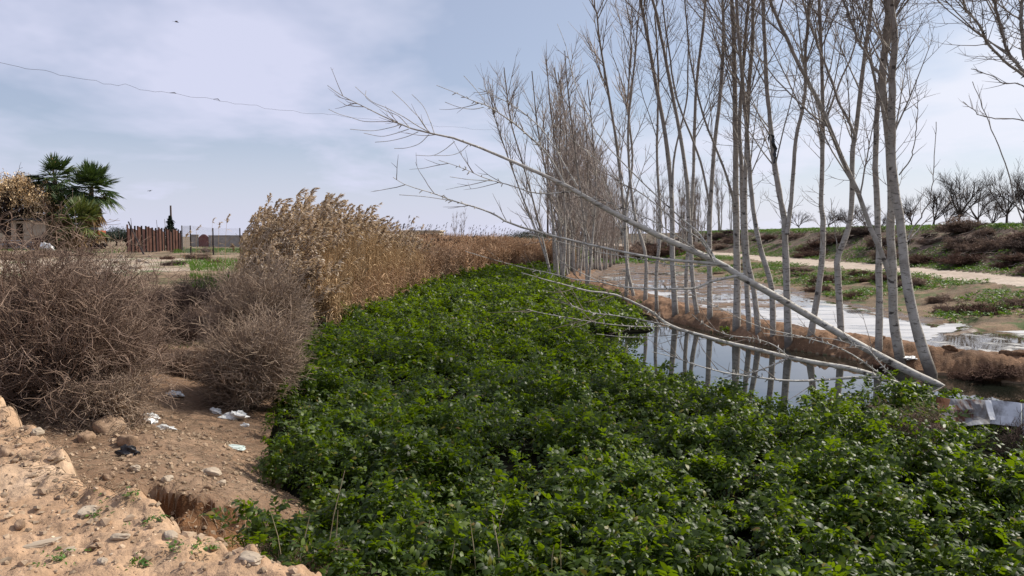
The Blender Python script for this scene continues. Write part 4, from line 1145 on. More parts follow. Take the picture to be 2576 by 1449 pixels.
F2 = lin([(2356, 1003), (2280, 975), (2200, 945), (2130, 925), (2050, 912), (1960, 893), (1900, 878), (1830, 862), (1750, 840), (1700, 825), (1665, 806), (1643, 786), (1594, 761), (1543, 740), (1479, 732), (1419, 716), (1366, 702), (1312, 686)], 12.3, 11.5, 16, 2)
L2 = [
 lin([(1690, 822), (1675, 817), (1608, 804), (1549, 794), (1487, 786), (1440, 770), (1410, 760)], 11.9, 11.3, 8, 2),
 lin([(1690, 822), (1650, 822), (1594, 821), (1527, 815), (1446, 802), (1366, 788), (1325, 778)], 11.9, 11.5, 7, 2),
 lin([(2225, 950), (2154, 950), (2101, 953), (2047, 957), (1994, 958), (1940, 954), (1887, 947), (1820, 937), (1750, 918), (1700, 900), (1640, 885)], 12.2, 11.2, 16, 3),
 lin([(2235, 952), (2203, 933), (2154, 898), (2101, 871), (2047, 855), (1994, 842), (1920, 825), (1850, 796), (1796, 767), (1756, 748), (1720, 730)], 12.2, 12.0, 9, 2),
 lin([(2262, 965), (2215, 915), (2185, 880), (2150, 868), (2090, 852), (2000, 848), (1920, 838)], 12.3, 12.5, 7, 2),
 lin([(1983, 901), (1940, 920), (1887, 938), (1835, 940), (1780, 925)], 12.0, 11.7, 11, 3),
 lin([(1983, 897), (1950, 870), (1900, 852), (1830, 842), (1770, 815), (1740, 790)], 12.0, 12.2, 6, 2),
 lin([(1740, 838), (1660, 845), (1580, 848), (1500, 840)], 11.9, 11.5, 5, 2),
 lin([(2330, 990), (2250, 960), (2180, 985), (2110, 1010), (2050, 1025)], 12.3, 11.6, 5, 2),
]
fallen('fallen_tree', 'lower thinner fallen poplar stretched low over the pond and green plants', F2, L2, 2, 0, np.array(W2(2352, 1003, 12.3)))

# a dead broken branch end with a dark knot hanging on the crossing pair
# ------------------------------------------------------------------ prototypes of the distant bare trees
def slim_poplar(h=10.5, nst=2, seed=0, red=True, sp=1.0):
    tr = MB(); lb = MB(); tw = MB()
    for s_ in range(nst):
        n = 10; s = np.linspace(0, 1, n)
        a = rng.uniform(0, 2 * PI); l_ = rng.uniform(0.03, 0.13)
        hh = h * rng.uniform(0.85, 1.05)
        P = np.stack([np.cos(a) * l_ * hh * s ** 1.2, np.sin(a) * l_ * hh * s ** 1.2, hh * s], 1) + np.cumsum(rng.normal(size=(n, 3)) * 0.04, 0)
        P[0] = [np.cos(a) * .1, np.sin(a) * .1, -0.2]
        R = 0.085 * (1 - 0.93 * s) * rng.uniform(.8, 1.15) + .004
        tr.tubes(P, R, 6)
        B1, R1 = grow(P[None], R[None], int(19 * sp), (0.16, 0.95), h * 0.24, 0.45, 0.09, 0.05, 6, 0.02, 0.5, 0.006, 0.5)
        lb.tubes(B1, R1, 4)
        B2, R2 = grow(B1, R1, int(7 * sp), (0.1, 0.98), h * 0.085, 0.55, 0.10, 0.07, 4, 0.012, 0.7, 0.0055, 0.3)
        tw.tubes(B2, R2, 3)
    return tr, lb, tw


def proto(name, mbs, mats, parts, loc, lab, cat, group, rz=0, sc=1):
    r = empty(name, loc, lab, cat, group)
    r.rotation_euler = (0, 0, rz); r.scale = (sc, sc, sc) if np.isscalar(sc) else sc
    for m_, mt, pn in zip(mbs, mats, parts):
        if m_.n: m_.build(pn, mt, r)
    return r


clump = [(2.9, 46.5), (3.3, 47.5), (2.7, 48.5), (3.5, 49.5), (3.9, 50.6), (3.2, 51.2), (4.3, 51.8), (4.0, 53.2), (4.8, 53.2), (5.2, 54.6), (4.6, 55.6), (5.6, 56), (6.0, 57.4), (5.4, 58.4), (6.4, 59.4), (6.9, 61), (6.2, 62), (7.4, 63), (7.9, 65), (7.1, 65.5), (8.4, 67), (8.8, 69), (9.3, 71), (9.9, 73)]
protos = []
for i, (x, y) in enumerate(clump):
    x += 0.15
    sc = rng.uniform(0.88, 1.08) * np.interp(y, [46, 60, 74], [1.0, 0.9, 0.78])
    lab = 'slim bare poplar in the dense brownish clump beyond the fan-shaped one'
    loc = (x, y, hz1(x, y) - .05)
    if i < 5:
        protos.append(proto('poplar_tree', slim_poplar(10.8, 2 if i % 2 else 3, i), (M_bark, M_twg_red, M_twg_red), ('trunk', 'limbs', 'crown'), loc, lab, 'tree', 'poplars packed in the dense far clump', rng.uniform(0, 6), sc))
    else:
        dup(protos[i % 5], loc, rng.uniform(0, 6.28), sc * rng.uniform(.9, 1.08))
# far line of poplars beyond the wet flat
fp = []
for i in range(34):
    t_ = i / 33
    x = 13 + 27 * t_ + rng.normal() * 1.2; y = 112 + rng.normal() * 7 + 14 * t_
    if i > 25: x = rng.uniform(12, 24); y = rng.uniform(86, 98)
    loc = (x, y, hz1(x, y) - .1)
    lab = 'distant bare poplar in the thin grey line beyond the wet flat'
    sc = rng.uniform(0.72, 1.12)
    if i < 3:
        fp.append(proto('poplar_tree', slim_poplar(9.0, 2, i, sp=0.8), (M_bark, M_twg, M_twg), ('trunk', 'limbs', 'crown'), loc, lab, 'tree', 'distant poplars beyond the wet flat', 0, sc))
    else:
        dup(fp[i % 3], loc, rng.uniform(0, 6.28), sc)


def orchard_tree(h=4.5, seed=0):
    tr = MB(); lb = MB(); tw = MB()
    n = 6; s = np.linspace(0, 1, n)
    P = np.stack([0.15 * rng.normal() * s, 0.15 * rng.normal() * s, -0.2 + 0.3 * h * s], 1)
    tr.tubes(P, 0.12 - 0.04 * s, 7)
    L, LR = grow(P[None], (0.09 - 0.02 * s)[None], 7, (0.75, 1.0), h * 0.66, 0.7, 0.04, 0.07, 8, 0.05, 0.8, 0.008, 0.1, lvar=0.25)
    lb.tubes(L, LR, 5)
    B1, R1 = grow(L, LR, 9, (0.2, 0.98), h * 0.36, 0.55, 0.04, 0.08, 6, 0.018, 0.6, 0.006, 0.4)
    lb.tubes(B1, R1, 4)
    B2, R2 = grow(B1, R1, 9, (0.15, 1.0), h * 0.17, 0.55, 0.05, 0.1, 4, 0.008, 0.7, 0.0045, 0.3)
    tw.tubes(B2, R2, 3)
    return tr, lb, tw


# on the embankment: (pixel u, top v, metres ahead, label)
ORCH = [(957, 172, 62, 'largest dark bare orchard tree on the embankment, crown spread like a fan'),
        (1006, 176, 58, 'dark bare orchard tree at the right edge of the embankment row'),
        (1022, 166, 50, 'closest dark bare tree cut off by the right border on the embankment'),
        (978, 186, 70, 'middling bare tree just right of the largest fan-shaped one on the embankment'),
        (932, 188, 80, 'bushy bare tree left of the largest fan-shaped one on the embankment'),
        (912, 199, 95, 'small dense bare tree behind the two nearest poplar trunks'),
        (946, 200, 98, 'low bare tree showing between larger ones on the embankment'),
        (992, 198, 92, 'small distant bare tree low behind the right orchard trees'),
        (866, 205, 108, 'round grey bare tree framed between poplar trunks on the embankment'),
        (849, 208, 112, 'dense dark bare tree left of the round grey one on the embankment'),
        (828, 207, 112, 'dark bushy bare tree in the middle gap of the poplar trunks'),
        (799, 210, 118, 'neat separate bare tree, second from the left on the embankment'),
        (785, 220, 125, 'tiny bare bush-like tree leftmost on the embankment'),
        (880, 213, 116, 'thin bare tree almost hidden behind the second nearest poplar')]
op = []
for i, (u, vt, Y, lab) in enumerate(ORCH):
    p = W(u, 236, Y); x = p[0]; z = hz1(x, Y); h = W(u, vt, Y)[2] - z
    if i < 4:
        op.append((proto('orchard_tree', orchard_tree(4.5, i), (M_orch,) * 3, ('trunk', 'limbs', 'crown'), (x, Y, z), lab, 'tree', 'bare orchard trees on the embankment', 0, h / 4.4), 0))
    else:
        dup(op[i % 4][0], (x, Y, z), rng.uniform(0, 6.28), (h / 4.4 * 1.12, h / 4.4 * 1.12, h / 4.4), lab)

# ------------------------------------------------------------------ dry bushes on the right slopes
def bush_mesh(mat, **kw):
    mb = MB(); shrub(mb, None, **kw); return mb.mesh('dry_bush', mat)
bm = [bush_mesh(M_twig, rx=1.3, ry=1.2, h=1.1, n0=170, n1=9, n2=5, curl=0.15, rad=0.012, fan=1.4, twig=0.007),
      bush_mesh(M_twig_dark, rx=1.2, ry=1.2, h=1.0, n0=150, n1=9, n2=4, curl=0.15, rad=0.012, fan=1.4, twig=0.006),
      bush_mesh(simple('rusty_bush_twig', (0.085, 0.048, 0.034), (0.17, 0.105, 0.078), 2, .9, .1, 0, island=.4), rx=1.4, ry=1.2, h=0.9, n0=150, n1=9, n2=4, curl=0.2, rad=0.012, fan=1.45, twig=0.007)]
def put_bush(i, x, y, sc, lab, grp):
    o = bpy.data.objects.new('dry_bush', bm[i % 3]); COL.objects.link(o)
    o.location = (x, y, hz1(x, y) - .06); o.rotation_euler = (0, 0, rng.uniform(0, 6.28)); o.scale = (sc * rng.uniform(1.0, 1.8), sc * rng.uniform(1.0, 1.5), sc * rng.uniform(.5, .95))
    return tag(o, lab, 'bush', grp)
nb_ = 0
for i in range(84):
    x = rng.uniform(24.4, 29.6); y = 32 + 100 * rng.random() ** 1.4
    if abs(x / y) > 0.72: continue
    put_bush(i, x, y, rng.uniform(0.4, 1.05), 'dark dry bush growing on the embankment slope above the gravel path', 'dry bushes on the embankment slope')
for i in range(26):
    x = rng.uniform(14.3, 18.5); y = 25 + 50 * rng.random() ** 1.3
    if abs(x / y) > 0.7: continue
    put_bush(2 if i % 2 else 0, x, y, rng.uniform(0.25, 0.6), 'brown dry bush on the verge between the wet flat and the path', 'dry bushes on the verge')
for i in range(14):
    x = rng.uniform(8.5, 20); y = rng.uniform(76, 95)
    put_bush(i, x, y, rng.uniform(0.9, 1.6), 'dark dry bush at the far end of the wet flat', 'dry bushes behind the wet flat')
# dead cut branches strewn on the embankment
mb = MB()
n = 420
x = rng.uniform(24.5, 29.5, n); y = 32 + 70 * rng.random(n) ** 1.5
a = rng.uniform(0, 2 * PI, n); L = rng.uniform(0.4, 1.3, n)
s = np.linspace(-.5, .5, 5)
P = np.stack([x[:, None] + np.cos(a)[:, None] * L[:, None] * s, y[:, None] + np.sin(a)[:, None] * L[:, None] * s, 0 * s[None] + 0 * x[:, None]], -1)
P[..., 2] = hz(P[..., 0].ravel(), P[..., 1].ravel()).reshape(n, 5) + 0.05 + rng.random((n, 1)) * 0.25
P += rng.normal(size=P.shape) * 0.05
mb.tubes(P, np.full((n, 5), 0.014) * rng.uniform(.6, 1.6, (n, 1)), 4)
tag(mb.build('brushwood', simple('dead_brushwood', (0.16, 0.125, 0.10), (0.30, 0.25, 0.20), 3, .85, .1, 0, island=.3)), 'pale dead branches strewn over the embankment slope', 'brushwood', kind='stuff')
# ------------------------------------------------------------------ the farmstead on the left, about a hundred metres off
M_mudwall = simple('mud_render', (0.40, 0.30, 0.205), (0.54, 0.43, 0.31), 1.2, 0.95, 0.1, 0.5, 0.05)
M_cream = simple('cream_render', (0.48, 0.41, 0.31), (0.6, 0.53, 0.43), 0.7, 0.95, 0.1, 0.3, 0.03)
M_dark = simple('dark_opening', (0.012, 0.010, 0.009), (0.02, 0.018, 0.016), 2, 0.95, 0.05, 0)
M_rust = simple('rusty_iron', (0.062, 0.030, 0.023), (0.118, 0.058, 0.042), 1.6, 0.9, 0.2, 0.4, 0.02)
M_rustdk = simple('dark_rusty_sheet', (0.045, 0.02, 0.018), (0.085, 0.04, 0.034), 1.2, 0.9, 0.2, 0.3, 0.02)
t = NT('corrugated_zinc')
v = t.coord((0.5, 0.5, 3.0)); f = t.noise(v, 1.1, 5, 0.65)
c = t.ramp(f, [(0.38, (0.17, 0.075, 0.04)), (0.5, (0.25, 0.2, 0.17)), (0.6, (0.36, 0.37, 0.38))])
M_zinc = t.done(t.bsdf(c, 0.6, 0.4, None, **{'Metallic': 0.25}))
M_redgate = simple('dark_red_paint', (0.13, 0.022, 0.022), (0.17, 0.035, 0.032), 2, 0.6, 0.3, 0)
M_orange = simple('faded_orange_paint', (0.42, 0.10, 0.04), (0.5, 0.15, 0.07), 2, 0.6, 0.3, 0)
M_iron = simple('black_iron', (0.018, 0.013, 0.012), (0.04, 0.028, 0.024), 2, 0.8, 0.2, 0)
M_white = simple('white_sheet', (0.72, 0.72, 0.72), (0.82, 0.82, 0.8), 3, 0.6, 0.3, 0)
M_pole = simple('pole_wood', (0.05, 0.036, 0.03), (0.09, 0.066, 0.052), 2, 0.9, 0.1, 0)


def gp(u, Y):
    """ground point Y metres ahead under pixel column u"""
    x = W(u, 236, Y)[0]
    return np.array([x, Y, hz1(x, Y)])


def zat(v, Y):
    return W(512, v, Y)[2]


# corrugated zinc fence: sheets set edge to edge, each a part of the fence
def zinc_sheet(mb, a, b, z0, z1, tilt=0.0):
    n = 40; s = np.linspace(0, 1, 15)
    d = b - a; d2 = np.array([d[1], -d[0], 0]); d2 /= np.linalg.norm(d2[:2]) + 1e-9
    V = []
    for k in range(13):
        zz = z0 + (z1 - z0) * k / 12
        for q in s:
            V.append(a * (1 - q) + b * q + d2 * (0.05 * math.sin(k * PI) + 0.06 * (k % 2)) + [0, 0, zz + tilt * q])
    V = np.array(V); m = len(s)
    mb.add(V, [(i * m + j, i * m + j + 1, (i + 1) * m + j + 1, (i + 1) * m + j) for i in range(12) for j in range(m - 1)])
    return mb

Y = 88
b = gp(10, Y)
r = empty('sheet_fence', b, 'low fence of rusty corrugated zinc sheets in front of the mud hut', 'fence')
for u0, u1, v0, v1, tl in [(-14, 7, 251, 240.5, 0), (7.3, 20.5, 250.2, 240.0, 0), (21, 33, 249.5, 241, -.1)]:
    a0, a1 = gp(u0, Y), gp(u1, Y); z0, z1 = zat(v0, Y), zat(v1, Y)
    mb = MB(); zinc_sheet(mb, np.array([a0[0], Y, 0]), np.array([a1[0], Y + 0.3, 0]), z0, z1, tl)
    sub(mb, b).build('zinc_sheet', M_zinc, r, smooth=False)
for u in (-3, 7.2, 20.8):
    a0 = gp(u, Y - .15); mb = MB().box([a0[0], Y - .15, (a0[2] + zat(239, Y)) / 2], (0.08, 0.08, zat(239, Y) - a0[2] + .2)); sub(mb, b).build('post', M_pole, r)
# brown plastic or iron drum-like sheet beside it
a0 = gp(37, 89); mb = MB()
mb.tubes(np.array([[a0[0], 89, a0[2] - .1], [a0[0], 89, a0[2] + 0.9], [a0[0], 89, zat(238, 89)]]), np.array([0.42, 0.5, 0.46]) * 1.25, 12, caps=True)
mb.tubes(np.array([[a0[0], 89, zat(238.3, 89)], [a0[0], 89, zat(237.7, 89)]]), np.array([0.62, 0.62]), 12)
sub(mb, a0); o = mb.build('metal_barrel', M_rustdk); o.location = a0
tag(o, 'dark brown rusted barrel standing at the right end of the zinc fence', 'barrel')

# mud hut
Y = 95
b = gp(30, Y)
r = empty('mud_hut', b, 'small mud walled hut with a dark doorway and sagging sheet roof under the brown tree', 'hut')
x0, x1 = W(17, 236, Y)[0], W(47, 236, Y)[0]; xd = W(24, 236, Y)[0]; z0 = b[2] - .2; z1 = zat(221, Y)
th = 0.3
mb = MB()
mb.box([(xd + x1) / 2, Y, (z0 + z1) / 2], (x1 - xd, th, z1 - z0)); mb.box([x0 - .3, Y, (z0 + z1) / 2], (0.6, th, z1 - z0))
mb.box([(x0 + xd) / 2, Y, z1 - .15], (xd - x0 - .02, th - .04, 0.3)); mb.box([x0 - .45, Y + 2, (z0 + z1) / 2], (th, 3.6, z1 - z0 - .02)); mb.box([x1 - .15, Y + 2, (z0 + z1) / 2], (th, 3.6, z1 - z0 - .02)); mb.box([(x0 + x1) / 2, Y + 3.9, (z0 + z1) / 2], (x1 - x0 + .5, th, z1 - z0 - .04))
sub(mb, b).build('wall', M_mudwall, r, smooth=False)
mb = MB().box([(x0 + xd) / 2, Y + 1.2, (z0 + z1) / 2 - .2], (xd - x0 + 0.4, 0.1, z1 - z0 - .5)); sub(mb, b).build('doorway', M_dark, r)
mb = MB(); n = 13
for i in range(n):
    q = i / (n - 1); xx = x0 - .9 + (x1 - x0 + .6) * q
    mb.v.append(np.array([[xx, Y - .7, z1 + .10 + .22 * math.sin(q * 3.0) + .05 * rng.normal()], [xx, Y + 4.2, z1 + .35 + .1 * rng.normal()]])); mb.n += 2
mb.q.append(np.array([(2 * i, 2 * i + 2, 2 * i + 3, 2 * i + 1) for i in range(n - 1)]))
mb2 = MB(); vv = np.concatenate(mb.v); mb2.add(vv, mb.q[0]); mb2.add(vv - [0, 0, .14], mb.q[0][:, ::-1]); mb2.add(np.array([k for i in range(n) for k in (vv[2 * i], vv[2 * i] - [0, 0, .14])]), [(2 * i, 2 * i + 1, 2 * i + 3, 2 * i + 2) for i in range(n - 1)])
sub(mb2, b).build('roof', simple('weathered_roof_sheet', (0.07, 0.065, 0.06), (0.16, 0.145, 0.13), 2, .9, .2, .5, .04), r, smooth=False)
# pale houses behind the tree
def house(u0, u1, vt, Y, mat, lab, deep=6.0, parapet=True, wins=(), win_mat=None):
    b = gp((u0 + u1) / 2, Y); xa, xb = W(u0, 236, Y)[0], W(u1, 236, Y)[0]; z1 = zat(vt, Y); z0 = b[2] - .3
    r = empty('house', b, lab, 'house')
    mb = MB().box([(xa + xb) / 2, Y + deep / 2, (z0 + z1) / 2], (xb - xa, deep, z1 - z0)); sub(mb, b).build('wall', mat, r, smooth=False)
    mb = MB().box([(xa + xb) / 2, Y + deep / 2, z1 + .1], (xb - xa + .5, deep + .5, 0.2)); sub(mb, b).build('roof', M_cream, r, smooth=False)
    for (wu, wv, ww, wh) in wins:
        c0 = W(wu, wv, Y)
        mb = MB().box([c0[0], Y - .02, c0[2]], (ww, 0.1, wh)); f = sub(mb, b).build('window', win_mat or M_dark, r, smooth=False)
    return r
house(-40, 13, 213, 104, M_cream, 'pale cream house wall behind the trunk of the brown tree at the left edge', 6, wins=[(4, 226, 1.0, 1.1)])
house(43, 50, 219, 99, M_white, 'narrow white rendered wall end just right of the mud hut', 1.2)
M_greywall = simple('grey_block_wall', (0.26, 0.24, 0.22), (0.36, 0.33, 0.31), 2, .95, .1, .3, .02)
house(402, 439, 231.5, 118, M_cream, 'flat roofed cream building seen just above the reeds', 8, wins=[(420, 237, 4.2, 0.9)])
house(608, 629, 228, 190, M_cream, 'distant pale building glimpsed through the poplar trunks', 8, wins=[(613, 233, 1.2, 1.2), (622, 233, 1.2, 1.2)])

# grey wall with a red gate
Y = 112
b = gp(212, Y)
r = empty('boundary_wall', b, 'low grey block wall with a dark red arched gate beyond the field', 'wall')
xa, xg0, xg1, xb = [W(u, 236, Y)[0] for u in (191, 198.5, 209, 262)]
z0 = b[2] - .2; z1 = zat(236, Y)
for p, q, hh in ((xa, xg0, z1 + .1), (xg1, xb, z1)):
    mb = MB().box([(p + q) / 2, Y, (z0 + hh) / 2], (q - p, .3, hh - z0)); sub(mb, b).build('wall_panel', M_greywall, r, smooth=False)
    mb = MB().box([(p + q) / 2, Y, hh + .06], (q - p + .1, .44, .12)); sub(mb, b).build('coping', M_greywall, r, smooth=False)
mb = MB(); k = 10; top = zat(234.2, Y)
pr = [(xg0 + .05, z0), (xg1 - .05, z0)] + [(xg1 - .05 - (xg1 - xg0 - .1) * i / k, top - .45 + .45 * math.sin(PI * i / k)) for i in range(k + 1)]
nn = len(pr); mb.add([(x, Y - .1, z) for x, z in pr] + [(x, Y + .1, z) for x, z in pr], [(i, (i + 1) % nn, nn + (i + 1) % nn, nn + i) for i in range(nn)], [(0, i, i + 1) for i in range(1, nn - 1)])
sub(mb, b).build('gate', M_redgate, r, smooth=False)

# rusty iron sheet pile fence
Y = 74
b = gp(155, Y)
r = empty('iron_fence', b, 'rust brown fence of upright iron posts and sheets', 'fence')
us = [127.5, 131, 135, 138, 142, 146, 149, 152.5, 156, 159, 162, 164.5, 167, 169.5, 172.5, 175.5, 178.5, 180.5]
for i, u in enumerate(us):
    YY = Y + 0.9 * i * 0.6
    a0 = gp(u, YY); ztop = zat(225 + 0.33 * i * .9 + rng.uniform(-.6, .6), YY)
    mb = MB().box([a0[0], YY, (a0[2] - .2 + ztop) / 2], (0.12, 0.12, ztop - a0[2] + .2), tilt=rng.normal() * .015)
    sub(mb, b).build('post', M_iron if i % 3 else M_rust, r, smooth=False)
    if i < len(us) - 1 and i not in (11,):
        YB = Y + 0.9 * (i + 1) * 0.6; c0 = gp(us[i + 1], YB); zt = ztop - rng.uniform(.02, .35)
        zb = a0[2] + rng.uniform(-.05, .15)
        mb = MB(); d_ = .03
        p = np.array([[a0[0], YY + .1, zb], [c0[0], YB + .1, zb], [c0[0], YB + .1, zt - rng.uniform(0, .25)], [a0[0], YY + .1, zt]])
        mb.add(np.vstack([p, p + [0, d_, 0]]), [(0, 1, 2, 3), (7, 6, 5, 4), (0, 4, 5, 1), (1, 5, 6, 2), (2, 6, 7, 3), (3, 7, 4, 0)])
        sub(mb, b).build('sheet', M_rust if i % 4 else M_rustdk, r, smooth=False)
p0 = W(128.5, 222, 72); p1 = W(144.5, 252, 66)
p1[2] = hz1(p1[0], p1[1]) - .1
mb = MB().tubes(np.array([p1, (p0 + p1) / 2, p0]), np.array([.09, .08, .07]), 6, caps=True)
sub(mb, p1); o = mb.build('leaning_pole', M_iron); o.location = p1
tag(o, 'dark iron pole leaning diagonally against the rusty fence', 'pole')
for u, v0, Yq in ((132.5, 218, 75), (166, 219, 82), (158, 220, 80)):
    a0 = gp(u, Yq); zt = zat(v0, Yq)
    P = np.array([[a0[0], Yq, a0[2]], [a0[0] + .02, Yq, (a0[2] + zt) / 2], [a0[0] - .12, Yq, zt]]) - a0
    o = MB().tubes(P, np.array([.035, .03, .02]), 5).build('thin_pole', M_pole); o.location = a0
    tag(o, 'thin bare rod sticking up out of the rusty fence', 'pole', 'rods above the rusty fence')

# chain link fence right of it
Y = 66
b = gp(210, Y)
r = empty('wire_fence', b, 'sagging chain link fence on dark posts in front of the red gate', 'fence')
pts = []
for i, u in enumerate((182, 190.5, 213, 240)):
    YY = Y if i else 76
    a0 = gp(u, YY); zt = zat(225.5 if i < 2 else 228, YY)
    pts.append((a0, zt))
    mb = MB().tubes(np.array([[a0[0], YY, a0[2] - .1], [a0[0], YY, (a0[2] + zt) / 2], [a0[0], YY, zt]]), np.array([.06, .06, .05]), 6, caps=True); sub(mb, b).build('post', M_iron, r)
mb = MB()
for (a, za), (c, zc) in zip(pts[:-1], pts[1:]):
    for q in range(22):
        z_a = a[2] + (za - a[2]) * q / 21; z_c = c[2] + (zc - c[2]) * q / 21
        mb.tubes(np.array([[a[0], a[1], z_a], [(a[0] + c[0]) / 2, (a[1] + c[1]) / 2, (z_a + z_c) / 2 - .06], [c[0], c[1], z_c]]), np.full(3, .0035), 3)
    for q in range(40):
        p = a * (1 - q / 39) + c * (q / 39); zt = za * (1 - q / 39) + zc * q / 39
        mb.tubes(np.array([[p[0], p[1], p[2]], [p[0], p[1], zt - .03]]), np.full(2, .0035), 3)
sub(mb, b).build('wire_mesh', simple('galvanised_wire', (.2, .2, .2), (.3, .3, .3), 2, .6, .3, 0), r)

# utility pole
a0 = gp(171.5, 100); zt = zat(205.5, 100)
b = a0
o = empty('utility_pole', b, 'lone slim utility pole standing by the conifer', 'pole')
MB().tubes(np.array([[0, 0, -.2], [0, 0, (zt - a0[2]) / 2], [.0, 0, zt - a0[2]]]), np.array([.16, .14, .11]), 8, caps=True).build('pole', M_pole, o)

# orange trailer under the palms
a0 = gp(94, 92)
o = empty('trailer', a0, 'faded orange farm trailer with a grey load parked right of the palms', 'trailer')
za, zb_ = zat(235, 92) - a0[2], zat(231, 92) - a0[2]
MB().box([0, 0, (za + zb_) / 2 + .05], (2.0, 1.6, zb_ - za)).build('body', M_orange, o, smooth=False)
MB().box([0.15, 0, zb_ + .25], (1.6, 1.3, .35), taper=.8).build('load', simple('grey_tarp', (.14, .15, .16), (.25, .26, .27), 2, .8, .2, .5, .05), o, smooth=False)
MB().box([1.3, 0, za + .1], (0.7, .12, .1)).build('drawbar', M_iron, o, smooth=False)
for sx_ in (-.6, .6):
    for sy in (-.75, .75):
        y_ = np.array([[sx_, sy - .1, .4], [sx_, sy + .1, .4]])
        MB().tubes(y_, np.array([.4, .4]), 14, caps=True).build('wheel', M_iron, o)
# white torn sheet / sacks
def crumple(r, sq, seed, squash=(1, 1, .5)):
    mb = MB(); nu, nv = 18, 11
    V = []
    for i in range(nv):
        th_ = PI * i / (nv - 1)
        for j in range(nu):
            ph = 2 * PI * j / nu
            d = np.array([math.sin(th_) * math.cos(ph), math.sin(th_) * math.sin(ph), math.cos(th_)])
            nz = float(fbm(np.array([d[0] * 1.6 + seed * 7.7 + d[2]]), np.array([d[1] * 1.6 - seed * 3.1 + d[2]]), 4, 400 + seed, .65)[0])
            V.append(d * r * (1 + sq * nz) * squash)
    mb.add(V, [(i * nu + j, (i + 1) * nu + j, (i + 1) * nu + (j + 1) % nu, i * nu + (j + 1) % nu) for i in range(nv - 1) for j in range(nu)])
    return mb
a0 = gp(45.5, 86); mb = crumple(.62, 1.3, 3, (1.0, .5, .6)); o = mb.build('plastic_sheet', M_white, smooth=False); o.location = a0 + [0, 0, .45]; o.rotation_euler = (0, .5, 0)
tag(o, 'bright white crumpled plastic sheet lying right of the zinc fence', 'litter')

# ---------------- brown tree with clusters of dried seed
b = gp(10.5, 97)
r = empty('seed_tree', b, 'round headed leafless tree covered in amber dried seed clusters', 'tree')
tr = MB(); lb = MB(); tw = MB()
s = np.linspace(0, 1, 6)
stems_p = [[(0, 0, -.2), (0.1, 0, .8), (.25, 0, 1.9), (.9, .2, 3.0), (1.7, .3, 4.2)], [(-.05, 0, -.2), (-.2, 0, 1.0), (-.9, .1, 2.1), (-1.9, .3, 3.4)], [(0, 0, .6), (.2, -.1, 2.0), (.3, -.2, 3.4), (.1, -.3, 5.0)], [(0.1, 0, .8), (.9, -.4, 2.2), (2.2, -.6, 3.2), (3.2, -.6, 4.0)]]
SPs, SRs = [], []
for i, q in enumerate(stems_p):
    p = spline(q, 9); rr_ = np.linspace(.42 if i < 3 else .25, .1, 9); tr.tubes(p, rr_, 8); SPs.append(p); SRs.append(rr_)
SPs, SRs = np.array(SPs), np.array(SRs)
B1, R1 = grow(SPs, SRs, 14, (.45, 1), 3.0, .75, .05, .1, 7, .1, .6, .02, .1); lb.tubes(B1, R1, 5)
B2, R2 = grow(B1, R1, 8, (.3, 1), 1.6, .7, .04, .12, 5, .05, .6, .016, .2); lb.tubes(B2, R2, 4)
# seed clusters around the outer crown
cz = 4.5; ctr = np.array([.9, 0, 4.15]); rad_ = np.array([4.3, 3.6, 3.3])
B3, R3 = grow(B2, R2, 5, (.4, 1), .7, .7, .0, .2, 4, .03, .6, .012, .2); tw.tubes(B3, R3, 3)
q = np.concatenate([B3[:, -1], B2[:, -1], B2[:, 3]]); 
dn_ = np.linalg.norm((q - ctr) / rad_, axis=1); q = q[(dn_ > .62) & (dn_ < 1.15)]
sc_ = MB(); m = 9
qq = np.repeat(q, m, 0) + rng.normal(size=(len(q) * m, 3)) * .17
dd = rng.normal(size=qq.shape); dd[:, 2] -= .5; dd /= np.linalg.norm(dd, axis=1, keepdims=True)
strips(sc_, qq, dd, rng.uniform(.12, .3, len(qq)), np.full(len(qq), .05), rng.uniform(0, .5, len(qq)), 3)
M_seed = simple('amber_seed_cluster', (.52, .36, .19), (.76, .58, .35), .8, .9, .1, 0, island=.4)
tr.build('trunk', simple('dark_tree_bark', (.04, .028, .024), (.085, .062, .05), 2, .9, .1, .5, .05), r)
lb.build('limbs', M_pole, r); tw.build('twigs', M_pole, r); sc_.build('crown', M_seed, r)
r.scale = (1.18, 1.1, 1.2)

# ---------------- fan palms
M_frond = leafmat('palm_frond', [(0, (.022, .045, .016)), (.6, (.042, .078, .024)), (1, (.08, .105, .03))], .5, .4, .12, 0, (.1, .16, .02))
M_frond_y = leafmat('yellowing_palm_frond', [(0, (.06, .09, .02)), (.6, (.10, .135, .03)), (1, (.17, .16, .05))], .5, .4, .15, 0, (.16, .18, .03))
M_dead = simple('dead_palm_frond', (.16, .10, .05), (.32, .21, .10), 1, .9, .1, 0, island=.4)
M_ptrunk = simple('palm_trunk', (.06, .045, .035), (.13, .10, .075), 3, .95, .1, .6, .05)


def fan(mb, p0, d, L, blade, sag):
    """petiole and a fan of narrow segments"""
    side = np.cross(d, [0, 0, 1.0]); side /= np.linalg.norm(side) + 1e-9
    up_ = np.cross(side, d)
    pe = p0 + d * L; pe[2] -= sag * L * .35
    mb.tubes(np.array([p0, (p0 + pe) / 2 + [0, 0, .05 * L], pe]), np.array([.035, .028, .02]), 4)
    n = 22; a = np.linspace(-1.75, 1.75, n) + rng.normal(size=n) * .04
    dv = np.cos(a)[:, None] * d + np.sin(a)[:, None] * side + up_ * .15
    dv[:, 2] -= sag * .5
    dv /= np.linalg.norm(dv, axis=1, keepdims=True)
    strips(mb, np.repeat(pe[None], n, 0), dv, blade * (1 - .16 * np.abs(a)) * rng.uniform(.85, 1.1, n), np.full(n, .08), np.full(n, .05 + .34 * sag) * rng.uniform(.6, 1.5, n), 5)


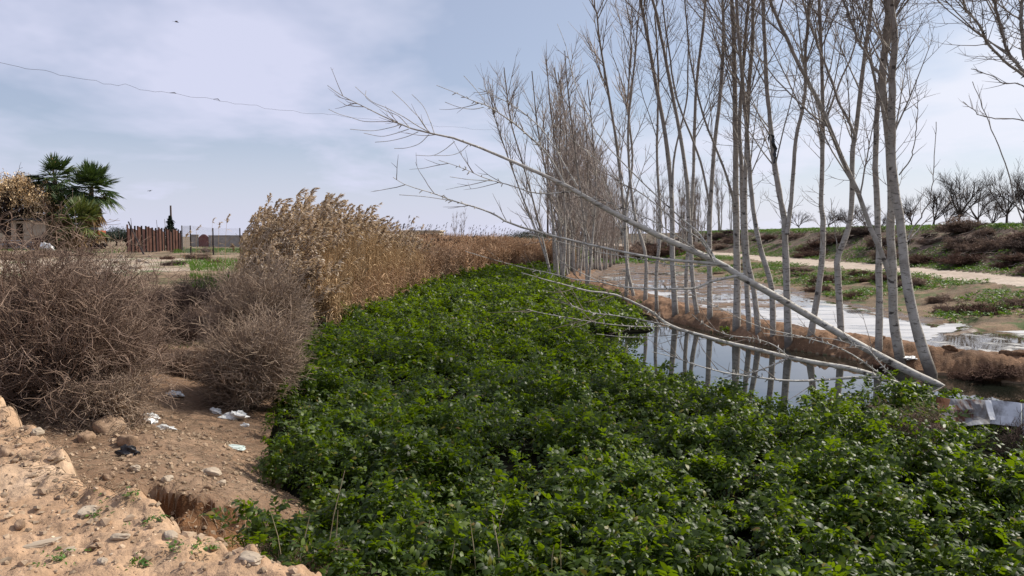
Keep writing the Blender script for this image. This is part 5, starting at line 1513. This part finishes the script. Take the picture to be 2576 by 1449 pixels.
def palm(u, vbase, vcrown, Y, lab, nf, L, blade, skirt, yellow=False, tr_=.3, spread=1.0, dead_len=1.0, up_only=False):
    b = gp(u, Y); hc = zat(vcrown, Y) - b[2]
    r = empty('fan_palm', b, lab, 'palm', 'fan palms beside the hut')
    s = np.linspace(0, 1, 9)
    P = np.stack([.15 * np.sin(s * 2), 0 * s, -.2 + (hc + .2) * s], 1)
    MB().tubes(P, tr_ * (1 - .25 * s) * (1 + .06 * rng.normal(size=9)), 10, caps=True).build('trunk', M_ptrunk, r)
    c = P[-1]
    mb = MB()
    for i in range(nf):
        el = rng.uniform(.55 if up_only else -.55, 1.5); az_ = i * 2.4 + rng.normal() * .2
        d = np.array([math.cos(az_) * math.cos(el) * spread, math.sin(az_) * math.cos(el) * spread, math.sin(el)]); d /= np.linalg.norm(d)
        fan(mb, c + [0, 0, rng.uniform(-.3, .2)], d, L * rng.uniform(.8, 1.15), blade * rng.uniform(.85, 1.1), np.interp(el, [-.6, .3, 1.4], [.8, .35, .05]))
    mb.build('fronds', M_frond_y if yellow else M_frond, r)
    mb = MB()
    for i in range(skirt):
        az_ = i * 2.4; el = rng.uniform(-1.35, -.7); z = hc - rng.random() * hc * .75 * dead_len
        d = np.array([math.cos(az_) * math.cos(el), math.sin(az_) * math.cos(el), math.sin(el)])
        fan(mb, np.array([0, 0, z]) + d * .2, d, L * .55, blade * .8, .9)
    if skirt: mb.build('dead_fronds', M_dead, r)
    return r

palm(92, 246, 188, 96, 'round headed fan palm, the fullest of the group, with a brown skirt on its right', 70, 1.8, 2.1, 46, tr_=.32, dead_len=.75)
palm(56, 246, 178, 99, 'taller narrow fan palm with upright fronds left of the round headed one', 46, 1.7, 1.95, 36, tr_=.3, dead_len=.7)
palm(80, 247, 222, 91, 'short yellowish fan palm growing in front of the taller ones', 34, 1.6, 1.9, 14, True, tr_=.35, dead_len=.8)
palm(66, 247, 211, 97, 'middling shaggy fan palm between the narrow and the round headed one', 28, 1.7, 1.8, 44, tr_=.3, dead_len=.9)
# old flower spike on the tallest palm is its own part
a = bpy.data.objects['fan_palm.001']
mb = MB(); p = np.array([[0, 0, 7.3], [-.1, 0, 9.0], [.0, 0, 10.3], [-.35, 0, 11.2]]) * [1, 1, 1]; mb.tubes(p, np.array([.08, .07, .2, .02]), 5); 
h_ = zat(155, 99) - a.location.z
mb2 = MB().tubes(np.array([[0, 0, h_ - 3.0], [.0, 0, h_ - 1.6], [.0, 0, h_ - .9], [-.35, 0, h_]]), np.array([.06, .1, .28, .03]), 6)
mb2.build('flower_spike', M_dead, a)
# stubby dead palm by the hut
palm(44, 248, 232, 90, 'stubby dead palm with brown drooping fronds in front of the hut', 0, .9, .9, 18, tr_=.4, dead_len=.5)

# ---------------- broadleaf evergreens and conifer
M_olive = leafmat('grey_olive_leaf', [(0, (.022, .032, .020)), (1, (.06, .075, .055))], .6, .3, .1, 0, (.05, .07, .03))


def leafy_tree(u, vt, Y, wid, lab, grp, mat=M_olive, cat='tree', conic=False, name='olive_tree', nl=2600):
    b = gp(u, Y); h = zat(vt, Y) - b[2]
    r = empty(name, b, lab, cat, grp)
    tr = MB(); s = np.linspace(0, 1, 7)
    P = np.stack([.1 * np.sin(s * 4), 0 * s, -.2 + h * (.9 if conic else .45) * s], 1); tr.tubes(P, .22 * (1 - .7 * s), 7)
    if not conic:
        B, R_ = grow(P[None], (.2 * (1 - .5 * s))[None], 9, (.5, 1), h * .5, .7, .05, .1, 6, .09, .8, .02); tr.tubes(B, R_, 5)
    tr.build('trunk', M_pole, r)
    mb = MB()
    if conic:
        z = h * (.12 + .88 * rng.random(nl) ** 1.2); rad_ = wid * .5 * (1 - z / h) ** .8 * np.sqrt(rng.random(nl)) * (1 + .35 * np.sin(z * 6)); a = rng.uniform(0, 6.28, nl)
        q = np.stack([np.cos(a) * rad_, np.sin(a) * rad_, z], 1)
    else:
        k = 34; cc_ = rng.normal(size=(k, 3)); cc_ /= np.linalg.norm(cc_, axis=1, keepdims=True); cc_ *= rng.uniform(.35, 1.0, (k, 1)); cc_[:, 2] = np.abs(cc_[:, 2]) * 1.2 - .45
        cl_ = cc_ * [wid * .42, wid * .36, h * .40] + [0, 0, h * .58]
        i = rng.integers(0, k, nl); q = cl_[i] + rng.normal(size=(nl, 3)) * [wid * .085, wid * .085, h * .075]
    dd = rng.normal(size=q.shape); dd[:, 2] += .3; dd /= np.linalg.norm(dd, axis=1, keepdims=True)
    strips(mb, q, dd, rng.uniform(.14, .34, nl), np.full(nl, .07), rng.uniform(0, .4, nl), 3)
    mb.build('crown', mat, r)
    return r
leafy_tree(106, 229, 120, 4.2, 'left one of the grey green olive trees behind the rusty fence', 'olive trees by the fence')
leafy_tree(116, 225.5, 124, 4.8, 'tallest grey green olive tree, in the middle of the group by the fence', 'olive trees by the fence')
leafy_tree(126, 228, 122, 4.0, 'olive tree touching the left end of the rusty fence', 'olive trees by the fence')
leafy_tree(137, 229, 130, 4.2, 'olive tree rising behind the rusty fence sheets', 'olive trees by the fence')
leafy_tree(147, 230, 134, 3.8, 'small olive tree behind the middle of the rusty fence', 'olive trees by the fence')
leafy_tree(170.5, 216.5, 95, 2.4, 'small dark conifer standing beside the utility pole', 'conifer', leafmat('dark_conifer_needle', [(0, (.012, .022, .014)), (1, (.03, .045, .028))], .7, .2, 0, 0), conic=True, name='conifer_tree')
for i, (u, v, wd) in enumerate([(520, 230, 9), (532, 228, 8), (545, 229, 9)]):
    leafy_tree(u, v, 165 + i * 6, wd, ['dim distant evergreen left of the far clump', 'taller dim distant evergreen behind the far poplars', 'dim distant evergreen hidden by the fan-shaped poplar'][i], 'distant evergreens', nl=1500)
x_, y_ = W(455, 236, 130)[0], 130
p_ = dup(fp[1], (x_, y_, hz1(x_, y_)), 1.0, .62, 'single thin bare sapling rising out of the far reeds', 'lone trees beyond the reeds')
x_ = W(462, 236, 128)[0]; dup(fp[2], (x_, 128, hz1(x_, 128)), 2.0, .66, 'second slightly taller bare sapling close beside the single one', 'lone trees beyond the reeds')

# ---------------- overhead wire
q = [(-90, 48, 26), (0, 63, 30), (50, 72.5, 33), (100, 82, 36), (150, 90.5, 40), (200, 97.5, 44), (250, 105, 49), (300, 112, 54), (340, 116, 58), (400, 122.5, 66), (450, 127, 74), (490, 130, 82), (520, 132, 88), (548, 134, 92)]
P = np.array([W(a, b_, c) for a, b_, c in spline(q, 90)]); P[:, 2] += .05 * np.sin(np.arange(90) * 1.1) + .03 * rng.normal(size=90)
mb = MB().tubes(P, np.full(90, .0065), 4)
k_ = [int(90 * .34), int(90 * .40)]
for i in k_:
    mb.tubes(np.array([P[i], P[i] + [.25, .1, .03], P[i + 1]]), np.array([.008, .022, .008]), 5)
tag(mb.build('overhead_wire', M_iron), 'thin slack overhead wire crossing the sky from the left edge', 'wire')
# the wire's far pole, standing among the dense clump
e = P[-1]; zg = hz1(e[0], e[1])
o = MB().tubes(np.array([[e[0], e[1], zg - .2], [e[0], e[1], (zg + e[2]) / 2], [e[0], e[1], e[2] + .3]]), np.array([.13, .11, .09]), 7, caps=True).build('wire_pole', M_pole)
tag(o, 'wooden pole carrying the overhead wire, hidden among the dense far poplars', 'pole')

# ---------------- two birds
def bird(u, v, Y, lab, rz, roll):
    b = W(u, v, Y); mb = MB()
    s = np.linspace(-1, 1, 7)
    mb.tubes(np.stack([s * .2, 0 * s, .02 * np.cos(s * 2)], 1), np.array([.004, .03, .05, .055, .045, .03, .012]), 8)
    for sg in (-1, 1):
        pl = np.array([[.06, 0, .02], [.10, sg * .18, .09], [.0, sg * .42, .05], [-.10, sg * .40, .04], [-.06, sg * .16, .06], [-.07, 0, .02]])
        mb.add(np.vstack([pl, pl - [0, 0, .012]]), [(0, 1, 4, 5), (1, 2, 3, 4), (11, 10, 7, 6), (10, 9, 8, 7)])
    mb.add([(-.18, 0, .01), (-.34, .06, .01), (-.34, -.06, .01), (-.18, 0, -.005), (-.34, .06, -.0), (-.34, -.06, -.0)], None, [(0, 1, 2), (5, 4, 3)])
    o = mb.build('bird', M_iron); o.location = b; o.rotation_euler = (roll, .1, rz)
    tag(o, lab, 'bird', 'birds in the sky')
bird(176.5, 22, 75, 'tiny dark bird high in the blue gap of the clouds', .5, .4)
bird(150, 191, 95, 'tiny bird gliding low in the pale sky above the rusty fence', 2.7, -.2)
# ------------------------------------------------------------------ stones, clods, litter
M_stone = simple('pale_limestone', (.31, .245, .175), (.46, .385, .30), 3, .9, .2, .6, .02)
M_clod = soilmat('earth_clod', (.20, .13, .08), (.28, .19, .125), (.36, .26, .18), 3, 12, .02)
M_bag = simple('dirty_white_plastic', (.55, .56, .55), (.78, .78, .76), 6, .35, .5, .3, .01)
M_cloth = simple('pale_green_cloth', (.42, .50, .46), (.56, .62, .58), 6, .7, .2, .3, .01)


def rock(r, seed, squash, rough=.55, nu=16, nv=11):
    mb = MB(); V = []
    for i in range(nv):
        th_ = PI * i / (nv - 1)
        for j in range(nu):
            ph = 2 * PI * j / nu
            d = np.array([math.sin(th_) * math.cos(ph), math.sin(th_) * math.sin(ph), math.cos(th_)])
            n1_ = float(fbm(np.array([d[0] * 1.1 + seed * 5.1 + d[2] * .8]), np.array([d[1] * 1.1 - seed * 2.3 - d[2] * .7]), 4, 500 + seed, .55)[0])
            V.append(np.sign(d) * np.abs(d) ** .8 * r * (1 + rough * n1_) * squash)
    return mb.add(V, [(i * nu + j, (i + 1) * nu + j, (i + 1) * nu + (j + 1) % nu, i * nu + (j + 1) % nu) for i in range(nv - 1) for j in range(nu)])


def at_ground(u, v):
    """where the photo's pixel meets the sloping ground"""
    d = ray(u, v)
    t_ = np.linspace(1.5, 30, 2500)
    x, y, z = d[0] * t_, d[1] * t_, H + d[2] * t_
    k = np.argmax(z < hz(x, y))
    return np.array([x[k], y[k], hz1(x[k], y[k])])


for k, (u, v, rp, sq, mat, lab, name) in enumerate([
    (109, 432, 15, (1.1, .8, .75), M_clod, 'big rounded earth clod under the drooping pale shrub', 'earth_clod'),
    (86, 440, 9, (1.1, .8, .7), M_clod, 'earth clod left of the big rounded one', 'earth_clod'),
    (126, 446, 10, (1.15, .8, .8), M_clod, 'blocky earth clod with dark cloth in front of it', 'earth_clod'),
    (38, 436, 6, (1.1, .9, .8), M_stone, 'small pale stone at the left on the sandy heap', 'stone'),
    (211, 475, 8, (1.2, .9, .6), M_stone, 'flat pale rock lying in the middle of the brown slope', 'stone'),
    (222, 484, 4, (1.1, .8, .8), M_stone, 'little bright stone just below the flat pale rock', 'stone'),
    (171, 538, 8, (1.3, .7, .45), M_stone, 'bright angular slab of stone on the lip of the heap', 'stone'),
    (168, 480, 5, (1.2, .8, .6), M_stone, 'small white stone above the gully', 'stone'),
    (110, 478, 5, (1.1, .9, .8), M_clod, 'brown lump on the edge of the heap above the gully', 'earth_clod'),
    (278, 487, 6, (1, .8, .9), M_clod, 'upright clod near the green plants at the tip of the slope', 'earth_clod'),
    (288, 478, 5, (1, .8, .8), M_stone, 'pale stone beside the upright clod near the green plants', 'stone'),
    (208, 489, 4, (1, .9, .8), M_clod, 'small dark clod below the flat pale rock', 'earth_clod'),
    (135, 470, 5, (1.4, .8, .6), M_stone, 'whitish stone among grit in the middle of the slope', 'stone'),
    (20, 528, 6, (1, .9, .8), M_clod, 'brown clod at the lower left of the sandy heap', 'earth_clod'),
    (6, 455, 7, (1, 1, .9), M_clod, 'rounded clod at the left border of the sandy heap', 'earth_clod'),
    (88, 513, 9, (1.6, .9, .35), M_stone, 'grey flat stones pressed in the sandy heap', 'stone'),
    (120, 538, 6, (1.4, .9, .4), M_stone, 'flat pale flake in the sandy heap at the bottom', 'stone'),
    (40, 545, 11, (2.0, .7, .22), M_stone, 'long whitish lime streak of stone in the heap', 'stone'),
    (70, 552, 5, (1.2, .9, .6), M_stone, 'pale pebble near the bottom of the heap', 'stone'),
    (103, 562, 5, (1.2, .9, .6), M_stone, 'pale pebble at the bottom edge, left of centre of the heap', 'stone'),
    (250, 560, 9, (1.4, .9, .5), M_stone, 'white angular stone at the bottom beside the dead grey shrub', 'stone'),
    (300, 452, 3, (1, 1, .8), M_stone, 'tiny white pebble at the edge of the green plants', 'stone')]):
    p = at_ground(u, v); r_ = rp * p[1] / FPX
    o = rock(r_, k, np.array(sq)).build(name, mat, smooth=(mat is M_clod))
    o.location = p + [0, 0, r_ * sq[2] * .35]; o.rotation_euler = (0, 0, rng.uniform(0, 6))
    tag(o, lab, 'stone' if name == 'stone' else 'clod', 'stones and clods on the left slope')

for k, (u, v, rp, sq, mat, lab, nm) in enumerate([
    (150, 421, 8, (1.1, .8, .6), M_bag, 'crumpled white plastic bag at the foot of the pale shrub', 'plastic_bag'),
    (163, 429, 7, (1.5, .8, .4), M_bag, 'flattened white plastic bag just below the crumpled one', 'plastic_bag'),
    (216, 413, 6, (1.1, .8, .6), M_bag, 'small white bag left of the larger one under the broom-like shrub', 'plastic_bag'),
    (233, 419, 9, (1.3, .8, .55), M_bag, 'larger torn white plastic bag under the broom-like shrub', 'plastic_bag'),
    (245, 426, 4, (1.2, .8, .5), M_bag, 'scrap of white plastic nearest the green plants', 'plastic_scrap'),
    (174, 395, 6, (1.8, .7, .4), M_bag, 'thin strip of white plastic between the two shrubs', 'plastic_scrap'),
    (235, 448, 9, (1.3, .75, .22), M_cloth, 'flat pale green cloth lying on the brown slope', 'cloth'),
    (283, 525, 4, (1.2, .9, .5), M_bag, 'bit of white plastic among the low green plants at the bottom', 'plastic_scrap'),
    (910, 341, 5, (1.6, .8, .3), M_bag, 'small white scrap lying on the muddy bank', 'plastic_scrap')]):
    if u > 600:
        p = G(u, v + 9, .42); p[2] = hz1(p[0], p[1])
    else:
        p = at_ground(u, v)
    r_ = rp * p[1] / FPX
    o = crumple(r_, 1.1, 20 + k, sq).build(nm, mat, smooth=False); o.location = p + [0, 0, r_ * sq[2] * .4]; o.rotation_euler = (0, 0, rng.uniform(-.5, .5))
    tag(o, lab, 'litter', 'litter')
p = at_ground(127, 455)
o = crumple(.085, 1.2, 44, (1.2, .8, .7)).build('black_cloth', simple('black_rag', (.012, .012, .014), (.035, .035, .04), 8, .6, .3, .3, .01), smooth=False); o.location = p + [0, 0, .03]
tag(o, 'torn black rag in front of the blocky earth clod', 'litter', 'litter')

# gravel: loose grit over the heap and slope, uncountable
mb = MB()
n = 9000
u = rng.uniform(-6.5, -0.6, n); y = rng.uniform(3.2, 10.5, n)
dB, _ = masks(u, y); k = (dB > .15) & (np.abs(u / y) < .75); x, y = u[k], y[k]; n = len(x)
z = hz(x, y); r_ = np.minimum(.005 + rng.exponential(.0075, n), .035)
g_ = 1.618; ic = np.array([(-1, g_, 0), (1, g_, 0), (-1, -g_, 0), (1, -g_, 0), (0, -1, g_), (0, 1, g_), (0, -1, -g_), (0, 1, -g_), (g_, 0, -1), (g_, 0, 1), (-g_, 0, -1), (-g_, 0, 1)], float) / 1.9
V = np.stack([x, y, z + r_ * .25], 1)[:, None] + ic[None] * r_[:, None, None] * rng.uniform(.6, 1.35, (n, 12, 1)) * np.array([1, 1, .7]) + rng.normal(size=(n, 12, 3)) * r_[:, None, None] * .12
F = np.array([(0, 11, 5), (0, 5, 1), (0, 1, 7), (0, 7, 10), (0, 10, 11), (1, 5, 9), (5, 11, 4), (11, 10, 2), (10, 7, 6), (7, 1, 8), (3, 9, 4), (3, 4, 2), (3, 2, 6), (3, 6, 8), (3, 8, 9), (4, 9, 5), (2, 4, 11), (6, 2, 10), (8, 6, 7), (9, 8, 1)])
mb.add(V.reshape(-1, 3), None, (np.arange(n)[:, None, None] * 12 + F[None]).reshape(-1, 3))
tag(mb.build('gravel', simple('loose_grit', (.22, .15, .10), (.38, .29, .20), 25, .95, .1, 0, island=.35), smooth=False), 'loose grit and small stones on the heap and slope', 'gravel', kind='stuff')
# dead straw lying on the slope
mb = MB(); n = 5200
x = rng.uniform(-6.5, -1.4, n); y = rng.uniform(4.5, 11.5, n); dB, _ = masks(x, y)
k = (dB > .05) & (sdist(MOUND, x, y) > -.4); x, y = x[k], y[k]; n = len(x)
a = rng.uniform(0, 6.28, n); L = rng.uniform(.04, .2, n); s = np.linspace(-.5, .5, 4)
P = np.stack([x[:, None] + np.cos(a)[:, None] * L[:, None] * s + .01 * rng.normal(size=(n, 4)), y[:, None] + np.sin(a)[:, None] * L[:, None] * s + .01 * rng.normal(size=(n, 4)), 0 * x[:, None] + 0 * s], -1)
P[..., 2] = hz(P[..., 0].ravel(), P[..., 1].ravel()).reshape(n, 4) + .006 + .02 * rng.random((n, 4))
mb.tubes(P, np.full((n, 4), .0022), 3)
tag(mb.build('straw_litter', simple('straw', (.16, .11, .07), (.34, .26, .18), 3, .9, .1, 0, island=.35)), 'dry straw and twig litter on the brown slope', 'straw', kind='stuff')
# a few green sprigs on the heap
mb = MB()
for u, v in [(150, 522), (196, 550), (96, 517), (60, 560), (230, 545), (135, 565), (128, 498), (185, 548)]:
    p = at_ground(u, v); n = 12
    pinnate(mb, np.repeat(p[None], n, 0) + rng.normal(size=(n, 3)) * [.05, .04, .0], rng.uniform(0, 6.28, n), rng.uniform(.3, 1, n), rng.uniform(.04, .09, n), 2, rng.uniform(.015, .03, n), rng.uniform(.2, .6, n), True)
tag(mb.build('sprigs', M_weed), 'scattered tiny green sprigs on the sandy heap', 'weeds', kind='stuff')
# dry stalks standing in the plants near the viewer
mb = MB()
q = [(470, 560, 476, 522), (478, 576, 470, 520), (497, 545, 506, 500), (500, 576, 492, 515), (505, 560, 516, 576), (552, 576, 554, 545), (562, 576, 561, 540), (428, 550, 430, 520), (445, 576, 455, 540), (640, 560, 640, 545), (322, 560, 345, 470), (300, 560, 310, 515), (330, 560, 338, 510), (285, 560, 270, 510)]
for u0, v0, u1, v1 in q:
    a0 = G(u0, v0, .25); p0 = W(u0, v0, a0[1]); p1 = W(u1, v1, a0[1]); mb.tubes(np.array([p0 - [0, 0, .2], (p0 + p1) / 2 + .015 * rng.normal(size=3), p1]), np.array([.004, .0035, .002]), 4)
tag(mb.build('dry_stalks', simple('dry_stalk', (.22, .18, .11), (.38, .32, .22), 4, .8, .2, 0)), 'thin dry stalks poking out of the near green plants', 'stalks', kind='stuff')

# ------------------------------------------------------------------ broken sheet metal and white panels at the right edge
def panel(pts, thick, name, mat, lab, cat, dent=.03, nu=14, nv=6, bottom=None):
    """a dented sheet between four corners (bl, br, tr, tl)"""
    a, b, c, d = [np.array(p, float) for p in pts]
    V = []
    nrm_ = np.cross(b - a, d - a); nrm_ /= np.linalg.norm(nrm_)
    for sgn in (0, 1):
        for i in range(nv):
            for j in range(nu):
                s_, t_ = j / (nu - 1), i / (nv - 1)
                p = (a * (1 - s_) + b * s_) * (1 - t_) + (d * (1 - s_) + c * s_) * t_
                V.append(p + nrm_ * (sgn * thick + dent * float(fbm(np.array([p[0] * 4]), np.array([p[2] * 5 + p[1] * 2]), 3, 77)[0])))
    m = nu * nv; Q = []
    for i in range(nv - 1):
        for j in range(nu - 1):
            q_ = (i * nu + j, i * nu + j + 1, (i + 1) * nu + j + 1, (i + 1) * nu + j)
            Q.append(q_); Q.append(tuple(m + z_ for z_ in q_[::-1]))
    rim_ = [j for j in range(nu)] + [i * nu + nu - 1 for i in range(1, nv)] + [(nv - 1) * nu + j for j in range(nu - 2, -1, -1)] + [i * nu for i in range(nv - 2, 0, -1)]
    for i in range(len(rim_)):
        p, q_ = rim_[i], rim_[(i + 1) % len(rim_)]; Q.append((q_, p, m + p, m + q_))
    o = MB().add(V, Q).build(name, mat, smooth=False)
    tag(o, lab, cat, 'scrap at the pond corner')
    return o
t = NT('rusted_white_paint')
v = t.coord(); f = t.noise(v, 3.0, 6, .7, .6)
c = t.ramp(f, [(.36, (.05, .03, .022)), (.43, (.13, .06, .035)), (.48, (.22, .20, .19)), (.64, (.40, .41, .42))])
M_rp = t.done(t.bsdf(c, .85, .12, f, .3, .01))
t = NT('stained_white_panel')
v = t.coord((1, 1, .5)); f = t.noise(v, 3.2, 6, .7, .4)
c = t.ramp(f, [(.34, (.05, .045, .042)), (.45, (.27, .27, .28)), (.6, (.58, .60, .63))])
M_wp = t.done(t.bsdf(c, .85, .12, f, .2, .01))
M_or = simple('orange_rust', (.08, .032, .015), (.16, .066, .028), 7, .9, .2, .4, .01)
panel([W(942, 428, 10.0), W(990, 424, 10.1), W(988, 401, 10.3), W(938, 398.5, 10.2)], .02, 'scrap_sheet', M_rp, 'rust streaked bent metal panel at the foot of the lower fallen poplar', 'panel', .06)
panel([W(990.5, 424, 10.0), W(1022, 428, 9.7), W(1022, 404, 9.9), W(989, 401, 10.2)], .02, 'scrap_sheet', M_wp, 'stained white metal panel between the rusty panel and the right border', 'panel', .05)
panel([W(1022.5, 440, 9.6), W(1075, 452, 9.2), W(1075, 412, 9.4), W(1022.5, 404, 9.8)], .02, 'scrap_sheet', M_wp, 'white metal panel cut off by the right border', 'panel', .05)
panel([W(938, 412, 9.93), W(946, 413, 9.93), W(950, 400, 10.1), W(936, 398, 10.1)], .015, 'scrap_sheet', M_or, 'orange rusted flap on the left corner of the rusty panel', 'panel', .03, 6, 4)
panel([W(990, 420, 9.9), W(996, 420, 9.9), W(990, 401, 10.05), W(984, 401, 10.05)], .012, 'scrap_strip', M_white, 'bright bent white strip between the two panels', 'panel', .02, 3, 6)
# twigs over the panels
# broken limb stub and tussocks on the bank near the right edge
for k, (u, v, rp, sq, lab) in enumerate([(985, 372, 7, (1.5, .8, .6), 'large dark clod of dug earth at the water on the right bank'), (1012, 366, 9, (1.4, .9, .6), 'biggest dark clod of dug earth at the right border of the bank'), (948, 360, 5, (1.4, .8, .7), 'dark clod on the bank right of the stoutest poplar'), (880, 350, 5, (1.5, .8, .6), 'dark clod behind the slim straight poplar on the bank'), (800, 345, 5, (1.5, .8, .6), 'dark clod between poplar feet in the middle of the bank')]):
    p = G(u, v, .2); p[2] = hz1(p[0], p[1]); r_ = rp * p[1] / FPX
    o = rock(r_, 60 + k, np.array(sq), .8, 22, 15).build('earth_clod', M_bank); o.location = p; o.rotation_euler = (0, 0, rng.uniform(0, 6))
    tag(o, lab, 'clod', 'clods on the muddy bank')
for k, (u, v, sc, lab) in enumerate([(1000, 360, .38, 'dead scrub tuft on the bank at the right border'), (965, 358, .26, 'small dead scrub tuft on the bank right of the stoutest poplar'), (815, 338, .2, 'little dead twig tuft on the bank between poplars'), (890, 350, .24, 'dead twig tuft on the bank beside the second poplar')]):
    p = G(u, v, .4)
    put_bush(2, p[0], p[1], sc, lab, 'dead tufts on the muddy bank')

# yard_scrub: low dead growth and rubble on the open ground by the farmstead
for i in range(16):
    Y = rng.uniform(36, 80); u = rng.uniform(-10, 225) if Y > 50 else rng.uniform(110, 215)
    x = W(u, 236, Y)[0]
    put_bush(i, x, Y, rng.uniform(.35, .75), 'low dead scrub on the open ground in front of the farmstead', 'low scrub by the farmstead')
for i in range(14):
    Y = rng.uniform(34, 70); u = rng.uniform(0, 150); x = W(u, 236, Y)[0]; r_ = rng.uniform(.12, .3)
    o = rock(r_, 90 + i, np.array((1.2, .9, .6))).build('rubble_stone', M_stone, smooth=False); o.location = (x, Y, hz1(x, Y) + r_ * .2)
    tag(o, 'pale rubble stone on the open ground in front of the farmstead', 'stone', 'rubble by the farmstead')

# floating leaf scraps and scum along the pond's edges
mb = MB(); n = 2600
x, y = rng.uniform(1.5, 11, n), rng.uniform(11, 26, n); dW = sdist(POND, x, y)
k = (dW < -.02) & (rng.random(n) < np.exp(dW / .35)); x, y = x[k], y[k]; n = len(x)
a = rng.uniform(0, 6.28, n); r_ = rng.uniform(.015, .05, n); s_ = np.stack([np.cos(a), np.sin(a)], 1) * r_[:, None]; t2 = np.stack([-np.sin(a), np.cos(a)], 1) * r_[:, None] * .45
q = np.stack([x, y], 1); V = np.stack([q - s_, q + t2, q + s_, q - t2], 1)
V = np.concatenate([V, np.full((n, 4, 1), .006) + rng.random((n, 4, 1)) * .006], 2)
mb.add(V.reshape(-1, 3), np.arange(n)[:, None] * 4 + np.arange(4)[None])
tag(mb.build('floating_leaves', simple('floating_leaf', (.05, .045, .015), (.16, .13, .06), 9, .7, .2, 0, island=.4)), 'scraps of leaf and scum floating along the edges of the pond', 'floating leaves', kind='stuff')
